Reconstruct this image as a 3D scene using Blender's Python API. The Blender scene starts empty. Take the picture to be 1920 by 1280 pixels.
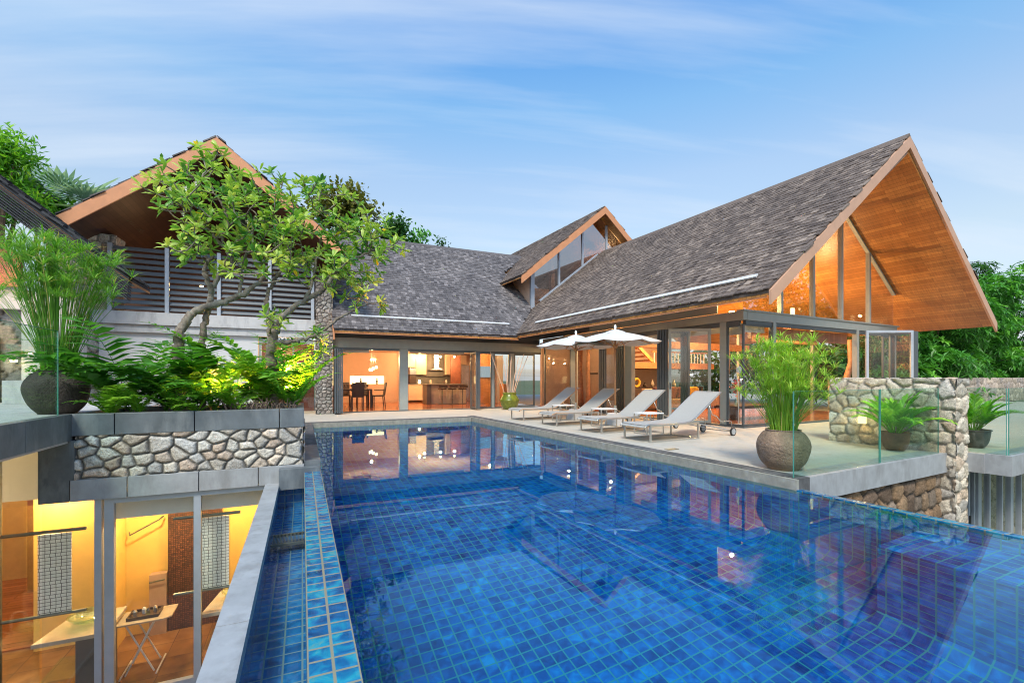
import bpy, math, random
import numpy as np
from mathutils import Vector, Matrix
random.seed(7); RNG = np.random.default_rng(7)
R = math.radians
S = bpy.context.scene
col = S.collection
# ------------------------------------------------------------------ camera
YAW = math.atan(393/855.); EYE = 1.2; F = 855.; HORIZON = 709.
cam_d = bpy.data.cameras.new('camera'); cam = bpy.data.objects.new('camera', cam_d); col.objects.link(cam)
cam.location = (0, 0, EYE); cam.rotation_euler = (R(90), 0, -YAW)
cam_d.sensor_width = 36; cam_d.lens = 36*F/1920; cam_d.shift_y = (HORIZON-640)/1920
cam_d.clip_start = 0.05; cam_d.clip_end = 2000
S.camera = cam
# ------------------------------------------------------------------ render, sky, sun
S.view_settings.view_transform = 'Standard'; S.view_settings.look = 'None'
S.view_settings.exposure = 0.65; S.view_settings.gamma = 1
cy = S.cycles; cy.pixel_filter_type = 'BLACKMAN_HARRIS'; cy.filter_width = 1.1
cy.max_bounces = 14; cy.diffuse_bounces = 4; cy.glossy_bounces = 5; cy.transmission_bounces = 10; cy.transparent_max_bounces = 32
cy.caustics_reflective = False; cy.caustics_refractive = True; cy.sample_clamp_indirect = 6; cy.blur_glossy = 0.5
try:
    cy.use_denoising = True; cy.denoiser = 'OPENIMAGEDENOISE'; cy.denoising_input_passes = 'RGB_ALBEDO_NORMAL'
except Exception: pass
SUN_EL, SUN_AZ = R(50), R(215)      # azimuth clockwise from +Y
W = bpy.data.worlds.new('World'); S.world = W; W.use_nodes = True
nt = W.node_tree; N = nt.nodes; L = nt.links; N.clear()
def nd(t, **k):
    n = N.new(t)
    for a, b in k.items(): setattr(n, a, b)
    return n
out = nd('ShaderNodeOutputWorld'); bg = nd('ShaderNodeBackground'); bg.inputs[1].default_value = 0.15
sky = nd('ShaderNodeTexSky', sky_type='NISHITA', sun_disc=False, sun_elevation=SUN_EL, sun_rotation=SUN_AZ, altitude=0, air_density=1.0, dust_density=1.2, ozone_density=2.0)
tc = nd('ShaderNodeTexCoord'); sx = nd('ShaderNodeSeparateXYZ'); L.new(tc.outputs['Generated'], sx.inputs[0])
zz_ = nd('ShaderNodeMath', operation='MAXIMUM'); zz_.inputs[1].default_value = 0.0; L.new(sx.outputs['Z'], zz_.inputs[0]); za = nd('ShaderNodeMath', operation='ADD'); za.inputs[1].default_value = 0.16; L.new(zz_.outputs[0], za.inputs[0])
dv = nd('ShaderNodeVectorMath', operation='DIVIDE'); cz = nd('ShaderNodeCombineXYZ'); [L.new(za.outputs[0], cz.inputs[i]) for i in range(3)]; L.new(tc.outputs['Generated'], dv.inputs[0]); L.new(cz.outputs[0], dv.inputs[1])
m0 = nd('ShaderNodeMapping'); m0.inputs['Rotation'].default_value = (0, 0, YAW+R(-6)); L.new(dv.outputs[0], m0.inputs[0])
mp = nd('ShaderNodeMapping'); mp.inputs['Scale'].default_value = (0.20, 1.35, 0.0); mp.inputs['Location'].default_value = (.3, .55, 0); L.new(m0.outputs[0], mp.inputs[0])   # thin cloud sheet, bands across the view
no = nd('ShaderNodeTexNoise'); no.inputs['Scale'].default_value = 1.5; no.inputs['Detail'].default_value = 7; no.inputs['Roughness'].default_value = 0.56; no.inputs['Distortion'].default_value = 0.15; L.new(mp.outputs[0], no.inputs['Vector'])
cr = nd('ShaderNodeValToRGB'); cr.color_ramp.elements[0].position = 0.45; cr.color_ramp.elements[1].position = 0.68; L.new(no.outputs[0], cr.inputs[0])
gr = nd('ShaderNodeValToRGB'); L.new(sx.outputs['Z'], gr.inputs[0])       # tint by height above the horizon
e = gr.color_ramp.elements; e[0].position = 0.05; e[0].color = (.72, .66, .70, 1); e[1].position = 0.70; e[1].color = (.45, 1.02, 1.40, 1)
for p_, c_ in ((.237, (1.24, 1.03, .82, 1)), (.387, (1.36, 1.24, 1.06, 1)), (.50, (1.02, 1.30, 1.26, 1)), (.60, (.66, 1.16, 1.38, 1))): e2 = e.new(p_); e2.color = c_
mu = nd('ShaderNodeMixRGB', blend_type='MULTIPLY'); mu.inputs[0].default_value = 1; L.new(sky.outputs[0], mu.inputs[1]); L.new(gr.outputs[0], mu.inputs[2])
mx = nd('ShaderNodeMixRGB'); L.new(mu.outputs[0], mx.inputs[1]); mx.inputs[2].default_value = (3.4, 3.8, 4.3, 1)
fm = nd('ShaderNodeMath', operation='MULTIPLY'); fm.inputs[1].default_value = 0.72; L.new(cr.outputs[0], fm.inputs[0]); L.new(fm.outputs[0], mx.inputs[0])
L.new(mx.outputs[0], bg.inputs[0]); L.new(bg.outputs[0], out.inputs[0])
sd = bpy.data.lights.new('sun', 'SUN'); sd.energy = 2.5; sd.angle = R(14); sd.color = (1, 0.90, 0.76)
sun = bpy.data.objects.new('sun', sd); col.objects.link(sun)
sdir = Vector((math.sin(SUN_AZ)*math.cos(SUN_EL), math.cos(SUN_AZ)*math.cos(SUN_EL), math.sin(SUN_EL)))
sun.rotation_euler = sdir.to_track_quat('Z', 'Y').to_euler(); sun.location = (0, -10, 20)

# ------------------------------------------------------------------ materials
MATS = {}
class G:
    """tiny node-graph helper"""
    def __init__(s, name):
        s.m = bpy.data.materials.new(name); s.m.use_nodes = True; s.n = s.m.node_tree.nodes; s.l = s.m.node_tree.links
        s.n.clear(); s.out = s.n.new('ShaderNodeOutputMaterial'); MATS[name] = s.m
    def new(s, t, ins=None, **k):
        n = s.n.new(t)
        for a, b in k.items(): setattr(n, a, b)
        for a, b in (ins or {}).items():
            if isinstance(b, bpy.types.NodeSocket): s.l.new(b, n.inputs[a])
            else: n.inputs[a].default_value = b
        return n
    def mix(s, f, a, b, mode='MIX'):
        return s.new('ShaderNodeMixRGB', {0: f, 1: a, 2: b}, blend_type=mode).outputs[0]
    def math(s, op, a, b=0.0, c=0.0):
        return s.new('ShaderNodeMath', {0: a, 1: b, 2: c}, operation=op).outputs[0]
    def noise(s, vec, scale, detail=4, rough=.5, dist=0):
        return s.new('ShaderNodeTexNoise', {'Vector': vec, 'Scale': scale, 'Detail': detail, 'Roughness': rough, 'Distortion': dist}).outputs[0]
    def ramp(s, f, stops):
        n = s.new('ShaderNodeValToRGB', {0: f}); e = n.color_ramp.elements
        while len(e) < len(stops): e.new(0.5)
        for i, (p, c) in enumerate(stops): e[i].position = p; e[i].color = tuple(c)+(1,) if len(c) == 3 else c
        return n.outputs[0]
    def coord(s, which='Object', scale=(1, 1, 1), rot=(0, 0, 0)):
        t = s.new('ShaderNodeTexCoord')
        return s.new('ShaderNodeMapping', {0: t.outputs[which], 'Scale': scale, 'Rotation': rot}).outputs[0]
    def bump(s, h, strength=.3, dist=.01):
        return s.new('ShaderNodeBump', {'Height': h, 'Strength': strength, 'Distance': dist}).outputs[0]
    def attr(s, name, outp='Fac'):
        return s.new('ShaderNodeAttribute', attribute_name=name).outputs[outp]
    def bsdf(s, color, rough=.6, metal=0., normal=None, spec=.5, **k):
        d = {'Base Color': color if isinstance(color, bpy.types.NodeSocket) else tuple(color)+(1,), 'Roughness': rough, 'Metallic': metal, 'Specular IOR Level': spec}
        if normal is not None: d['Normal'] = normal
        d.update(k)
        b = s.new('ShaderNodeBsdfPrincipled', d); s.l.new(b.outputs[0], s.out.inputs[0]); return b
def c3(c): return tuple(c)+(1,)
def sc(c, k): return tuple(min(1, x*k) for x in c)
def mat_plain(name, c, rough=.6, metal=0., var=.15, scale=6., bump=.0, bscale=60., spec=.5, stain=None, bdist=.01):
    g = G(name); v = g.coord(); n = g.noise(v, scale, 6, .6)
    cc = g.ramp(n, [(.3, sc(c, 1-var)), (.7, sc(c, 1+var))])
    if stain is not None:
        sv = g.coord(scale=(1.6, 1.6, .5)); m = g.noise(sv, 3.0, 8, .65); cc = g.mix(g.ramp(m, [(.48, (0, 0, 0)), (.68, (1, 1, 1))]), cc, c3(stain))
    nm = g.bump(g.noise(v, bscale, 5, .6), bump, bdist) if bump else None
    g.bsdf(cc, rough, metal, nm, spec); return g.m
mat_plain('deck_pebble', (.47, .435, .365), .8, stain=(.42, .375, .295), var=.07, scale=1.2, bump=.25, bscale=160)
mat_plain('granite', (.12, .135, .145), .45, var=.3, scale=3, bump=.15, bscale=40, stain=(.21, .225, .23))
mat_plain('granite_dark', (.095, .095, .095), .9, spec=.15, var=.3, scale=4, bump=.15, bscale=40, stain=(.17, .165, .16))
mat_plain('granite_light', (.34, .35, .36), .5, var=.15, scale=5, bump=.12, bscale=40, stain=(.25, .25, .25))
mat_plain('coping_pale', (.30, .29, .24), .7, var=.25, scale=9, bump=.2, bscale=60, stain=(.25, .24, .2))
mat_plain('concrete', (.50, .50, .50), .8, var=.1, scale=2, bump=.15, bscale=50, stain=(.36, .36, .37))
mat_plain('concrete_pale', (.60, .60, .60), .8, var=.06, scale=2, bump=.1, bscale=50)
mat_plain('frame_grey', (.32, .345, .325), .45, .2, var=.06)
mat_plain('frame_dark', (.10, .115, .125), .4, .3, var=.08)
mat_plain('louvre_grey', (.17, .19, .21), .5, .2, var=.05)
mat_plain('frame_pale', (.42, .46, .52), .4, .3, var=.08)
mat_plain('steel', (.55, .53, .49), .3, .8, var=.05)
mat_plain('steel_dark', (.16, .17, .15), .4, .7, var=.2)
mat_plain('black_metal', (.03, .03, .03), .5, .3)
mat_plain('white_paint', (.78, .78, .77), .5, var=.03)
mat_plain('flashing', (.60, .60, .59), .6, 0., var=.05)
mat_plain('fascia', (.60, .26, .12), .5, var=.1, scale=4)
mat_plain('fascia_pink', (.54, .31, .20), .5, var=.08, scale=4)
mat_plain('wall_warm', (.66, .46, .34), .7, var=.04)
mat_plain('wall_taupe', (.42, .30, .24), .7, var=.08)
mat_plain('wall_yellow', (.80, .55, .17), .6, var=.05)
mat_plain('wall_ochre', (.60, .36, .12), .6, var=.1)
mat_plain('dark_wood', (.05, .032, .025), .45, var=.3)
mat_plain('dark_red_wood', (.16, .05, .028), .4, var=.3)
mat_plain('cabinet', (.66, .50, .36), .3, var=.03)
mat_plain('cabinet_grey', (.13, .12, .11), .4, var=.1)
mat_plain('appliance', (.5, .5, .52), .25, .8)
mat_plain('sling', (.37, .365, .34), .75, var=.05, scale=30, bump=.2, bscale=400)
mat_plain('sling_wood', (.50, .30, .18), .55, var=.15)
mat_plain('canvas', (.62, .61, .58), .8, var=.03, bump=.1, bscale=200)
mat_plain('teak', (.45, .22, .10), .45, var=.25, scale=14)
mat_plain('log', (.42, .22, .12), .6, var=.35, scale=9, bump=.4, bscale=30)
mat_plain('marble', (.48, .42, .34), .25, var=.12, scale=5)
mat_plain('sofa', (.42, .30, .20), .8, var=.1)
mat_plain('cushion_yellow', (.75, .45, .05), .8, var=.1)
mat_plain('cushion_rust', (.40, .16, .09), .8, var=.1)
mat_plain('cushion_plum', (.12, .05, .06), .8, var=.1)
mat_plain('soil', (.06, .045, .03), .9, var=.4, scale=20, bump=.6, bscale=80)
mat_plain('pot_dark', (.055, .045, .037), .8, var=.4, scale=9, bump=1., bscale=35, bdist=.035)
mat_plain('pot_brown', (.27, .185, .125), .75, var=.3, scale=7, bump=1., bscale=30, bdist=.035)
mat_plain('pot_terracotta', (.17, .075, .045), .6, var=.3, scale=7, bump=.3, bscale=30)
mat_plain('pot_slate', (.09, .075, .07), .6, var=.3, scale=7, bump=.3, bscale=30)
mat_plain('pot_green', (.13, .16, .02), .15, var=.35, scale=8)
mat_plain('bark', (.19, .15, .12), .9, var=.5, scale=22, bump=1.0, bscale=38, stain=(.33, .31, .26))
mat_plain('bark_brown', (.13, .09, .06), .9, var=.4, scale=14, bump=.5, bscale=45)
mat_plain('stick', (.62, .42, .30), .7, var=.2, scale=20)
mat_plain('curtain', (.75, .75, .78), .8, var=.05)
mat_plain('leather_dark', (.05, .03, .025), .5)
mat_plain('glass_green_edge', (.08, .30, .24), .2, spec=.6)
mat_plain('ground_earth', (.07, .09, .035), .95, var=.5, scale=.6, bump=.5, bscale=5)
mat_plain('plaque', (.7, .66, .55), .5)
mat_plain('petal', (.85, .82, .7), .5)
mat_plain('mesh_root', (.16, .115, .09), .9, var=.5, scale=30, bump=.8, bscale=70)
mat_plain('flower_red', (.6, .05, .08), .5)
def mat_planks(name, c1, c2, row=.1, length=1.3, rough=.4, rot=0., gap=.004, dark=.35):
    g = G(name); v = g.coord('UV', rot=(0, 0, rot))
    b = g.new('ShaderNodeTexBrick', {'Vector': v, 'Color1': c3(c1), 'Color2': c3(c2), 'Mortar': c3(sc(c1, dark)), 'Scale': 1., 'Mortar Size': gap, 'Mortar Smooth': .1, 'Bias': 0., 'Brick Width': length, 'Row Height': row}, offset=.37, offset_frequency=2)
    gv = g.coord('UV', scale=(1.2, 22, 1), rot=(0, 0, rot)); n = g.noise(gv, 2.2, 6, .6)
    big = g.noise(g.coord('UV', scale=(.5, 1.2, 1), rot=(0, 0, rot)), 1.3, 3)
    cc = g.mix(.75, b.outputs[0], g.ramp(n, [(.25, (.45, .45, .45)), (.75, (1.25, 1.25, 1.25))]), 'MULTIPLY')
    cc = g.mix(.55, cc, g.ramp(big, [(.3, (.55, .55, .55)), (.7, (1.2, 1.2, 1.2))]), 'MULTIPLY')
    g.bsdf(cc, rough, 0, g.bump(b.outputs[1], -.25, .004)); return g.m
mat_planks('soffit_wood', (.56, .25, .065), (.37, .14, .03), .095, 1.4, .38, R(90))
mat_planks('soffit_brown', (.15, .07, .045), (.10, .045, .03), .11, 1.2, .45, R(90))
mat_planks('floor_wood', (.52, .17, .06), (.38, .11, .04), .12, 1.6, .16, 0)
mat_planks('wall_boards', (.40, .15, .07), (.30, .10, .05), .13, 3.0, .5, R(90))
mat_planks('tv_wood', (.62, .30, .11), (.55, .25, .09), .3, 3.0, .5, R(90))
def mat_shingle(name, c1, c2, c3_):
    g = G(name); t = g.attr('tone'); base = g.ramp(t, [(0., c1), (.5, c2), (1., c3_)])
    v = g.coord('Object', scale=(1, 1, .6)); n = g.noise(v, 26, 5, .65); big = g.noise(v, .9, 3)
    cc = g.mix(.6, base, g.ramp(n, [(.3, (.5, .5, .5)), (.7, (1.35, 1.35, 1.35))]), 'MULTIPLY')
    cc = g.mix(.5, cc, g.ramp(big, [(.35, (.7, .7, .72)), (.65, (1.2, 1.18, 1.15))]), 'MULTIPLY')
    g.bsdf(cc, .85, 0, g.bump(n, .5, .01), .3); return g.m
mat_shingle('shingle_brown', (.088, .066, .055), (.170, .132, .110), (.33, .26, .21))
mat_shingle('shingle_blue', (.078, .070, .072), (.148, .134, .134), (.30, .27, .265))
mat_shingle('shingle_black', (.02, .022, .027), (.05, .052, .06), (.12, .125, .14))
def mat_stone(name, mortar):
    g = G(name); c = g.attr('Col', 'Color'); v = g.coord(); n = g.noise(v, 22, 8, .65); n2 = g.noise(v, 5, 4, .6)
    cc = g.mix(.75, c, g.ramp(n, [(.25, (.42, .40, .38)), (.65, (1.25, 1.22, 1.18))]), 'MULTIPLY')
    cc = g.mix(.5, cc, g.ramp(n2, [(.35, (.65, .62, .6)), (.65, (1.2, 1.2, 1.2))]), 'MULTIPLY')
    n3 = g.noise(v, 75, 4, .7); cc = g.mix(.6, cc, g.ramp(n3, [(.32, (.45, .43, .40)), (.55, (1.15, 1.15, 1.15))]), 'MULTIPLY')
    g.bsdf(cc, .85, 0, g.bump(g.math('ADD', n, g.math('MULTIPLY', n3, .5)), 1., .025), .25); return g.m
mat_stone('stone', 0)
def mat_pooltile(name, cols, grout, pitch=.118, gw=.055, rough=.25, mott=.8, px=1., rand_glaze=0., off=0.):
    g = G(name); uv = g.new('ShaderNodeTexCoord').outputs['UV']
    sp = g.new('ShaderNodeSeparateXYZ', {0: uv}); U = g.math('DIVIDE', g.math('SUBTRACT', sp.outputs[0], off), pitch*px); V = g.math('DIVIDE', sp.outputs[1], pitch)
    fu, fv = g.math('FRACT', U), g.math('FRACT', V)
    iu, iv = g.math('FLOOR', U), g.math('FLOOR', V)
    eu = g.math('MINIMUM', fu, g.math('SUBTRACT', 1., fu)); ev = g.math('MINIMUM', fv, g.math('SUBTRACT', 1., fv))
    ed = g.math('MINIMUM', eu, ev); gm = g.ramp(ed, [(gw*.7, (1, 1, 1)), (gw*1.3, (0, 0, 0))])
    cell = g.new('ShaderNodeCombineXYZ', {0: iu, 1: iv}); wn = g.new('ShaderNodeTexWhiteNoise', {0: cell.outputs[0]}, noise_dimensions='2D')
    n = g.noise(g.coord('UV'), 8.5/pitch*.118, 3, .5, .6); nb = g.noise(g.coord('UV'), 1.6, 2, .5)
    f = g.math('ADD', g.math('MULTIPLY_ADD', wn.outputs[0], .34, .30), g.math('MULTIPLY', g.math('SUBTRACT', g.math('ADD', n, g.math('MULTIPLY', nb, .6)), .8), mott*1.5))
    cc = g.ramp(f, cols); cc = g.mix(gm, cc, c3(grout))
    dome = g.ramp(ed, [(gw, (0, 0, 0)), (gw+.16, (1, 1, 1))])
    h = g.math('ADD', dome, g.math('MULTIPLY', g.noise(g.coord('UV'), 16, 3), rand_glaze))
    g.bsdf(cc, rough, 0, g.bump(h, .35, .004), .2 if name == 'pool_tile' else .6); return g.m
POOLC = [(0., (.001, .03, .18)), (.35, (.001, .085, .40)), (.65, (.002, .19, .64)), (1., (.006, .46, .86))]
mat_pooltile('pool_tile', POOLC, (.035, .34, .34), pitch=.112)
mat_pooltile('weir_tile', [(0., (.004, .035, .12)), (.4, (.005, .11, .28)), (.7, (.01, .26, .38)), (1., (.12, .28, .22))], (.26, .24, .17), .11, .06, .16, 1.1, 1., .9, .02)
mat_pooltile('channel_tile', [(0., (.004, .05, .16)), (.5, (.006, .11, .30)), (1., (.03, .24, .44))], (.12, .22, .24), .112, .05, .15, 1.)
mat_pooltile('mosaic_brown', [(0., (.03, .015, .012)), (.4, (.09, .035, .02)), (.75, (.22, .08, .035)), (1., (.35, .16, .07))], (.02, .015, .015), .03, .10, .3, .3)
mat_pooltile('slate_floor', [(0., (.12, .07, .035)), (.5, (.26, .13, .05)), (1., (.38, .22, .10))], (.12, .07, .04), .45, .012, .25, 1.1)
def mat_whitetile():
    g = G('white_mosaic'); uv = g.coord('UV'); b = g.new('ShaderNodeTexBrick', {'Vector': uv, 'Color1': (.90, .92, .90, 1), 'Color2': (.80, .84, .82, 1), 'Mortar': (.03, .03, .03, 1), 'Scale': 1., 'Mortar Size': .003, 'Brick Width': .052, 'Row Height': .043}, offset=.12, offset_frequency=4)
    g.bsdf(b.outputs[0], .35); return g.m
mat_whitetile()
def mat_glass(name, tint=(.93, .97, .96), refl=.045, power=4.5, rough=.0):
    g = G(name); lw = g.new('ShaderNodeLayerWeight', {0: .5}); f = g.math('POWER', lw.outputs['Facing'], power)
    f = g.math('MULTIPLY_ADD', f, .9, refl)
    t = g.new('ShaderNodeBsdfTransparent', {0: c3(tint)}); gl = g.new('ShaderNodeBsdfGlossy', {0: (1, 1, 1, 1), 1: rough})
    m = g.new('ShaderNodeMixShader', {0: f, 1: t.outputs[0], 2: gl.outputs[0]}); g.l.new(m.outputs[0], g.out.inputs[0]); return g.m
mat_glass('glass', (.95, .96, .95), .035, 6); mat_glass('glass_rail', (.84, .93, .89), .035, 6); mat_glass('glass_sky', (.55, .55, .58), .30, 3)
mat_glass('glass_gable', (.88, .88, .88), .17, 4); mat_glass('glass_bowl', (.75, .9, .8), .12)
def mat_water():
    g = G('pool_water'); v = g.coord('Object'); n = g.noise(v, 1.1, 3, .5); n2 = g.noise(v, 7, 2, .5)
    h = g.math('ADD', n, g.math('MULTIPLY', n2, .10))
    gl = g.new('ShaderNodeBsdfGlass', {'Color': (.70, .97, 1., 1), 'Roughness': 0., 'IOR': 1.333, 'Normal': g.bump(h, .045, .012)})
    gs = g.new('ShaderNodeBsdfGlossy', {0: (.45, .80, 1, 1), 1: 0., 'Normal': g.bump(h, .045, .012)})
    mm = g.new('ShaderNodeMixShader', {0: .065, 1: gl.outputs[0], 2: gs.outputs[0]}); g.l.new(mm.outputs[0], g.out.inputs[0]); return g.m
mat_water()
def mat_emit(name, c, s):
    g = G(name); e = g.new('ShaderNodeEmission', {0: c3(c), 1: s}); g.l.new(e.outputs[0], g.out.inputs[0]); return g.m
mat_emit('lamp_glow', (1, .62, .25), 5.); mat_emit('lamp_niche', (1, .70, .30), 2.2); mat_emit('candle_glow', (1, .72, .35), 6.); mat_emit('screen_grey', (.5, .6, .65), .5)
def mat_leaf(name, stops, rough=.45, trans=.35):
    g = G(name); t = g.attr('tone'); c = g.ramp(t, stops)
    b = g.new('ShaderNodeBsdfPrincipled', {'Base Color': c, 'Roughness': rough, 'Specular IOR Level': .4})
    tr = g.new('ShaderNodeBsdfTranslucent', {0: g.mix(1., c, (1.3, 1.35, .6, 1), 'MULTIPLY')})
    m = g.new('ShaderNodeMixShader', {0: trans, 1: b.outputs[0], 2: tr.outputs[0]}); g.l.new(m.outputs[0], g.out.inputs[0]); return g.m
mat_leaf('leaf_frangipani', [(0, (.05, .19, .06)), (.3, (.16, .36, .06)), (.65, (.40, .57, .10)), (.95, (.60, .70, .20)), (1, (.85, .58, .03))], .4, .4)
mat_leaf('leaf_papyrus', [(0, (.14, .34, .03)), (.5, (.36, .60, .06)), (.9, (.62, .76, .12)), (1, (.75, .62, .2))])
mat_leaf('leaf_papyrus_dark', [(0, (.07, .22, .03)), (.5, (.18, .42, .05)), (.9, (.38, .58, .10)), (1, (.6, .5, .2))])
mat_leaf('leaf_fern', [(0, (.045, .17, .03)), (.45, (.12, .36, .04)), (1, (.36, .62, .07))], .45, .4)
mat_leaf('leaf_palm', [(0, (0.075, 0.255, 0.022)), (.5, (0.210, 0.510, 0.030)), (1, (0.480, 0.780, 0.075))])
mat_leaf('leaf_bismarck', [(0, (0.140, 0.238, 0.210)), (.5, (0.280, 0.420, 0.378)), (1, (0.448, 0.588, 0.532))])
mat_leaf('leaf_dark', [(0, (0.019, 0.065, 0.016)), (.5, (0.046, 0.156, 0.026)), (1, (0.117, 0.286, 0.039))])
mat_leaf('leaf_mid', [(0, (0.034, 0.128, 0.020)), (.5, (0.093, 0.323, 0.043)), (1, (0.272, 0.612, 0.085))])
mat_leaf('leaf_olive', [(0, (0.065, 0.078, 0.016)), (.5, (0.182, 0.195, 0.039)), (1, (0.364, 0.312, 0.078))])
def mat_roller():
    g = G('blind_cloth'); g.bsdf((.62, .58, .52), .8); return g.m
mat_roller()

# ------------------------------------------------------------------ mesh helpers
class MB:
    def __init__(s): s.V = []; s.L = []; s.Z = []; s.T = []; s.n = 0; s.C = None; s.smooth = False
    def add(s, V, faces, tone=.5, loops=None, sizes=None):
        V = np.asarray(V, float).reshape(-1, 3)
        if loops is None:
            loops = np.array([i for f in faces for i in f], int); sizes = np.array([len(f) for f in faces], int)
        s.V.append(V); s.L.append(loops+s.n); s.Z.append(sizes); s.T.append(np.broadcast_to(np.asarray(tone, float), (len(sizes),)).copy()); s.n += len(V); return s
    def box(s, x0, y0, z0, x1, y1, z1, tone=.5):
        a = np.array([(x, y, z) for z in (z0, z1) for y in (y0, y1) for x in (x0, x1)])
        return s.add(a, [(0, 2, 3, 1), (4, 5, 7, 6), (0, 1, 5, 4), (2, 6, 7, 3), (0, 4, 6, 2), (1, 3, 7, 5)], tone)
    def obox(s, c, ax, ay, az, tone=.5):
        """box from centre and three half-axis vectors"""
        c = np.array(c, float); ax, ay, az = map(lambda v: np.array(v, float), (ax, ay, az))
        a = [c+i*ax+j*ay+k*az for k in (-1, 1) for j in (-1, 1) for i in (-1, 1)]
        return s.add(a, [(0, 2, 3, 1), (4, 5, 7, 6), (0, 1, 5, 4), (2, 6, 7, 3), (0, 4, 6, 2), (1, 3, 7, 5)], tone)
    def bar(s, p, q, w, h=None, up=(0, 0, 1), tone=.5):
        p, q = np.array(p, float), np.array(q, float); h = h or w; d = q-p; l = np.linalg.norm(d); d = d/l
        u = np.array(up, float)
        if abs(d@u) > .95: u = np.array((1., 0, 0))
        r = np.cross(d, u); r /= np.linalg.norm(r); u = np.cross(r, d)
        return s.obox((p+q)/2, d*l/2, r*w/2, u*h/2, tone)
    def prism(s, pts, vec, tone=.5):
        """closed solid: polygon pts extruded by vec"""
        n = len(pts); a = np.array(pts, float); b = a+np.array(vec, float)
        return s.add(np.vstack([a, b]), [tuple(range(n))[::-1], tuple(range(n, 2*n))]+[(i, (i+1) % n, n+(i+1) % n, n+i) for i in range(n)], tone)
    def tube(s, pts, r, k=8, tone=.5, cap=True):
        P = np.array(pts, float); n = len(P); r = np.broadcast_to(np.asarray(r, float), (n,))
        T = np.gradient(P, axis=0); T /= np.linalg.norm(T, axis=1)[:, None]+1e-9
        u = np.array((0, 0, 1.)) if abs(T[0][2]) < .9 else np.array((1., 0, 0)); V = []
        for i in range(n):
            a = np.cross(T[i], u); a /= np.linalg.norm(a)+1e-9; b = np.cross(a, T[i]); u = b
            for j in range(k):
                t = 2*math.pi*j/k; V.append(P[i]+r[i]*(math.cos(t)*a+math.sin(t)*b))
        Fc = [(i*k+j, i*k+(j+1) % k, (i+1)*k+(j+1) % k, (i+1)*k+j) for i in range(n-1) for j in range(k)]
        if cap: Fc += [tuple(range(k))[::-1], tuple(range((n-1)*k, n*k))]
        return s.add(V, Fc, tone)
    def lathe(s, prof, c=(0, 0, 0), k=32, tone=.5):
        V = []; n = len(prof)
        for r, z in prof:
            for j in range(k):
                t = 2*math.pi*j/k; V.append((c[0]+r*math.cos(t), c[1]+r*math.sin(t), c[2]+z))
        Fc = [(i*k+j, i*k+(j+1) % k, (i+1)*k+(j+1) % k, (i+1)*k+j) for i in range(n-1) for j in range(k)]
        return s.add(V, Fc, tone)
    def inst(s, TV, TF, M, P, tone):
        """instances of a small template baked into this one mesh (leaves, shingles)"""
        TV = np.asarray(TV, float); n = len(P); V = np.einsum('nij,vj->nvi', M, TV)+P[:, None, :]
        lp = np.array([i for f in TF for i in f]); sz = np.array([len(f) for f in TF])
        loops = (lp[None, :]+np.arange(n)[:, None]*len(TV)).ravel(); sizes = np.tile(sz, n)
        return s.add(V.reshape(-1, 3), None, np.repeat(np.asarray(tone, float), len(sz)), loops, sizes)
    def build(s, name, mat, parent=None, org=(0, 0, 0), smooth=None, bevel=0):
        V = np.vstack(s.V)-np.array(org, float); Lp = np.concatenate(s.L).astype(np.int32); Z = np.concatenate(s.Z).astype(np.int32)
        me = bpy.data.meshes.new(name); me.vertices.add(len(V)); me.vertices.foreach_set('co', V.ravel().astype(np.float32))
        me.loops.add(len(Lp)); me.loops.foreach_set('vertex_index', Lp)
        st = np.concatenate([[0], np.cumsum(Z)[:-1]]).astype(np.int32)
        me.polygons.add(len(Z)); me.polygons.foreach_set('loop_start', st)
        try: me.polygons.foreach_set('loop_total', Z)
        except Exception: pass
        me.update(calc_edges=True)
        a = V[Lp[st]]; b = V[Lp[st+1]]; c = V[Lp[st+2]]; nr = np.cross(b-a, c-a); nr /= np.linalg.norm(nr, axis=1)[:, None]+1e-12
        ax = np.argmax(np.abs(nr)*np.array([1, 1, 1.25]), axis=1); axl = np.repeat(ax, Z); co = V[Lp]+np.array(org, float)
        uv = np.where((axl == 2)[:, None], co[:, :2], np.where((axl == 0)[:, None], co[:, 1:3], co[:, [0, 2]]))
        ul = me.uv_layers.new(name='UVMap'); ul.data.foreach_set('uv', uv.ravel().astype(np.float32))
        at = me.attributes.new('tone', 'FLOAT', 'FACE'); at.data.foreach_set('value', np.concatenate(s.T).astype(np.float32))
        if s.C is not None:
            ca = me.attributes.new('Col', 'FLOAT_COLOR', 'POINT'); ca.data.foreach_set('color', np.asarray(s.C, np.float32).ravel())
        me.polygons.foreach_set('use_smooth', np.full(len(Z), bool(smooth)))
        me.materials.append(MATS[mat] if isinstance(mat, str) else mat)
        o = bpy.data.objects.new(name, me); col.objects.link(o)
        if parent is not None: o.parent = parent
        if bevel:
            md = o.modifiers.new('bevel', 'BEVEL'); md.width = bevel; md.segments = 2; md.limit_method = 'ANGLE'
        return o
TH = 0.055; cT, sT = math.cos(TH), math.sin(TH)
def w2(x, y, z=0): return (x*cT-y*sT, x*sT+y*cT, z)          # wing frame to world
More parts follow.
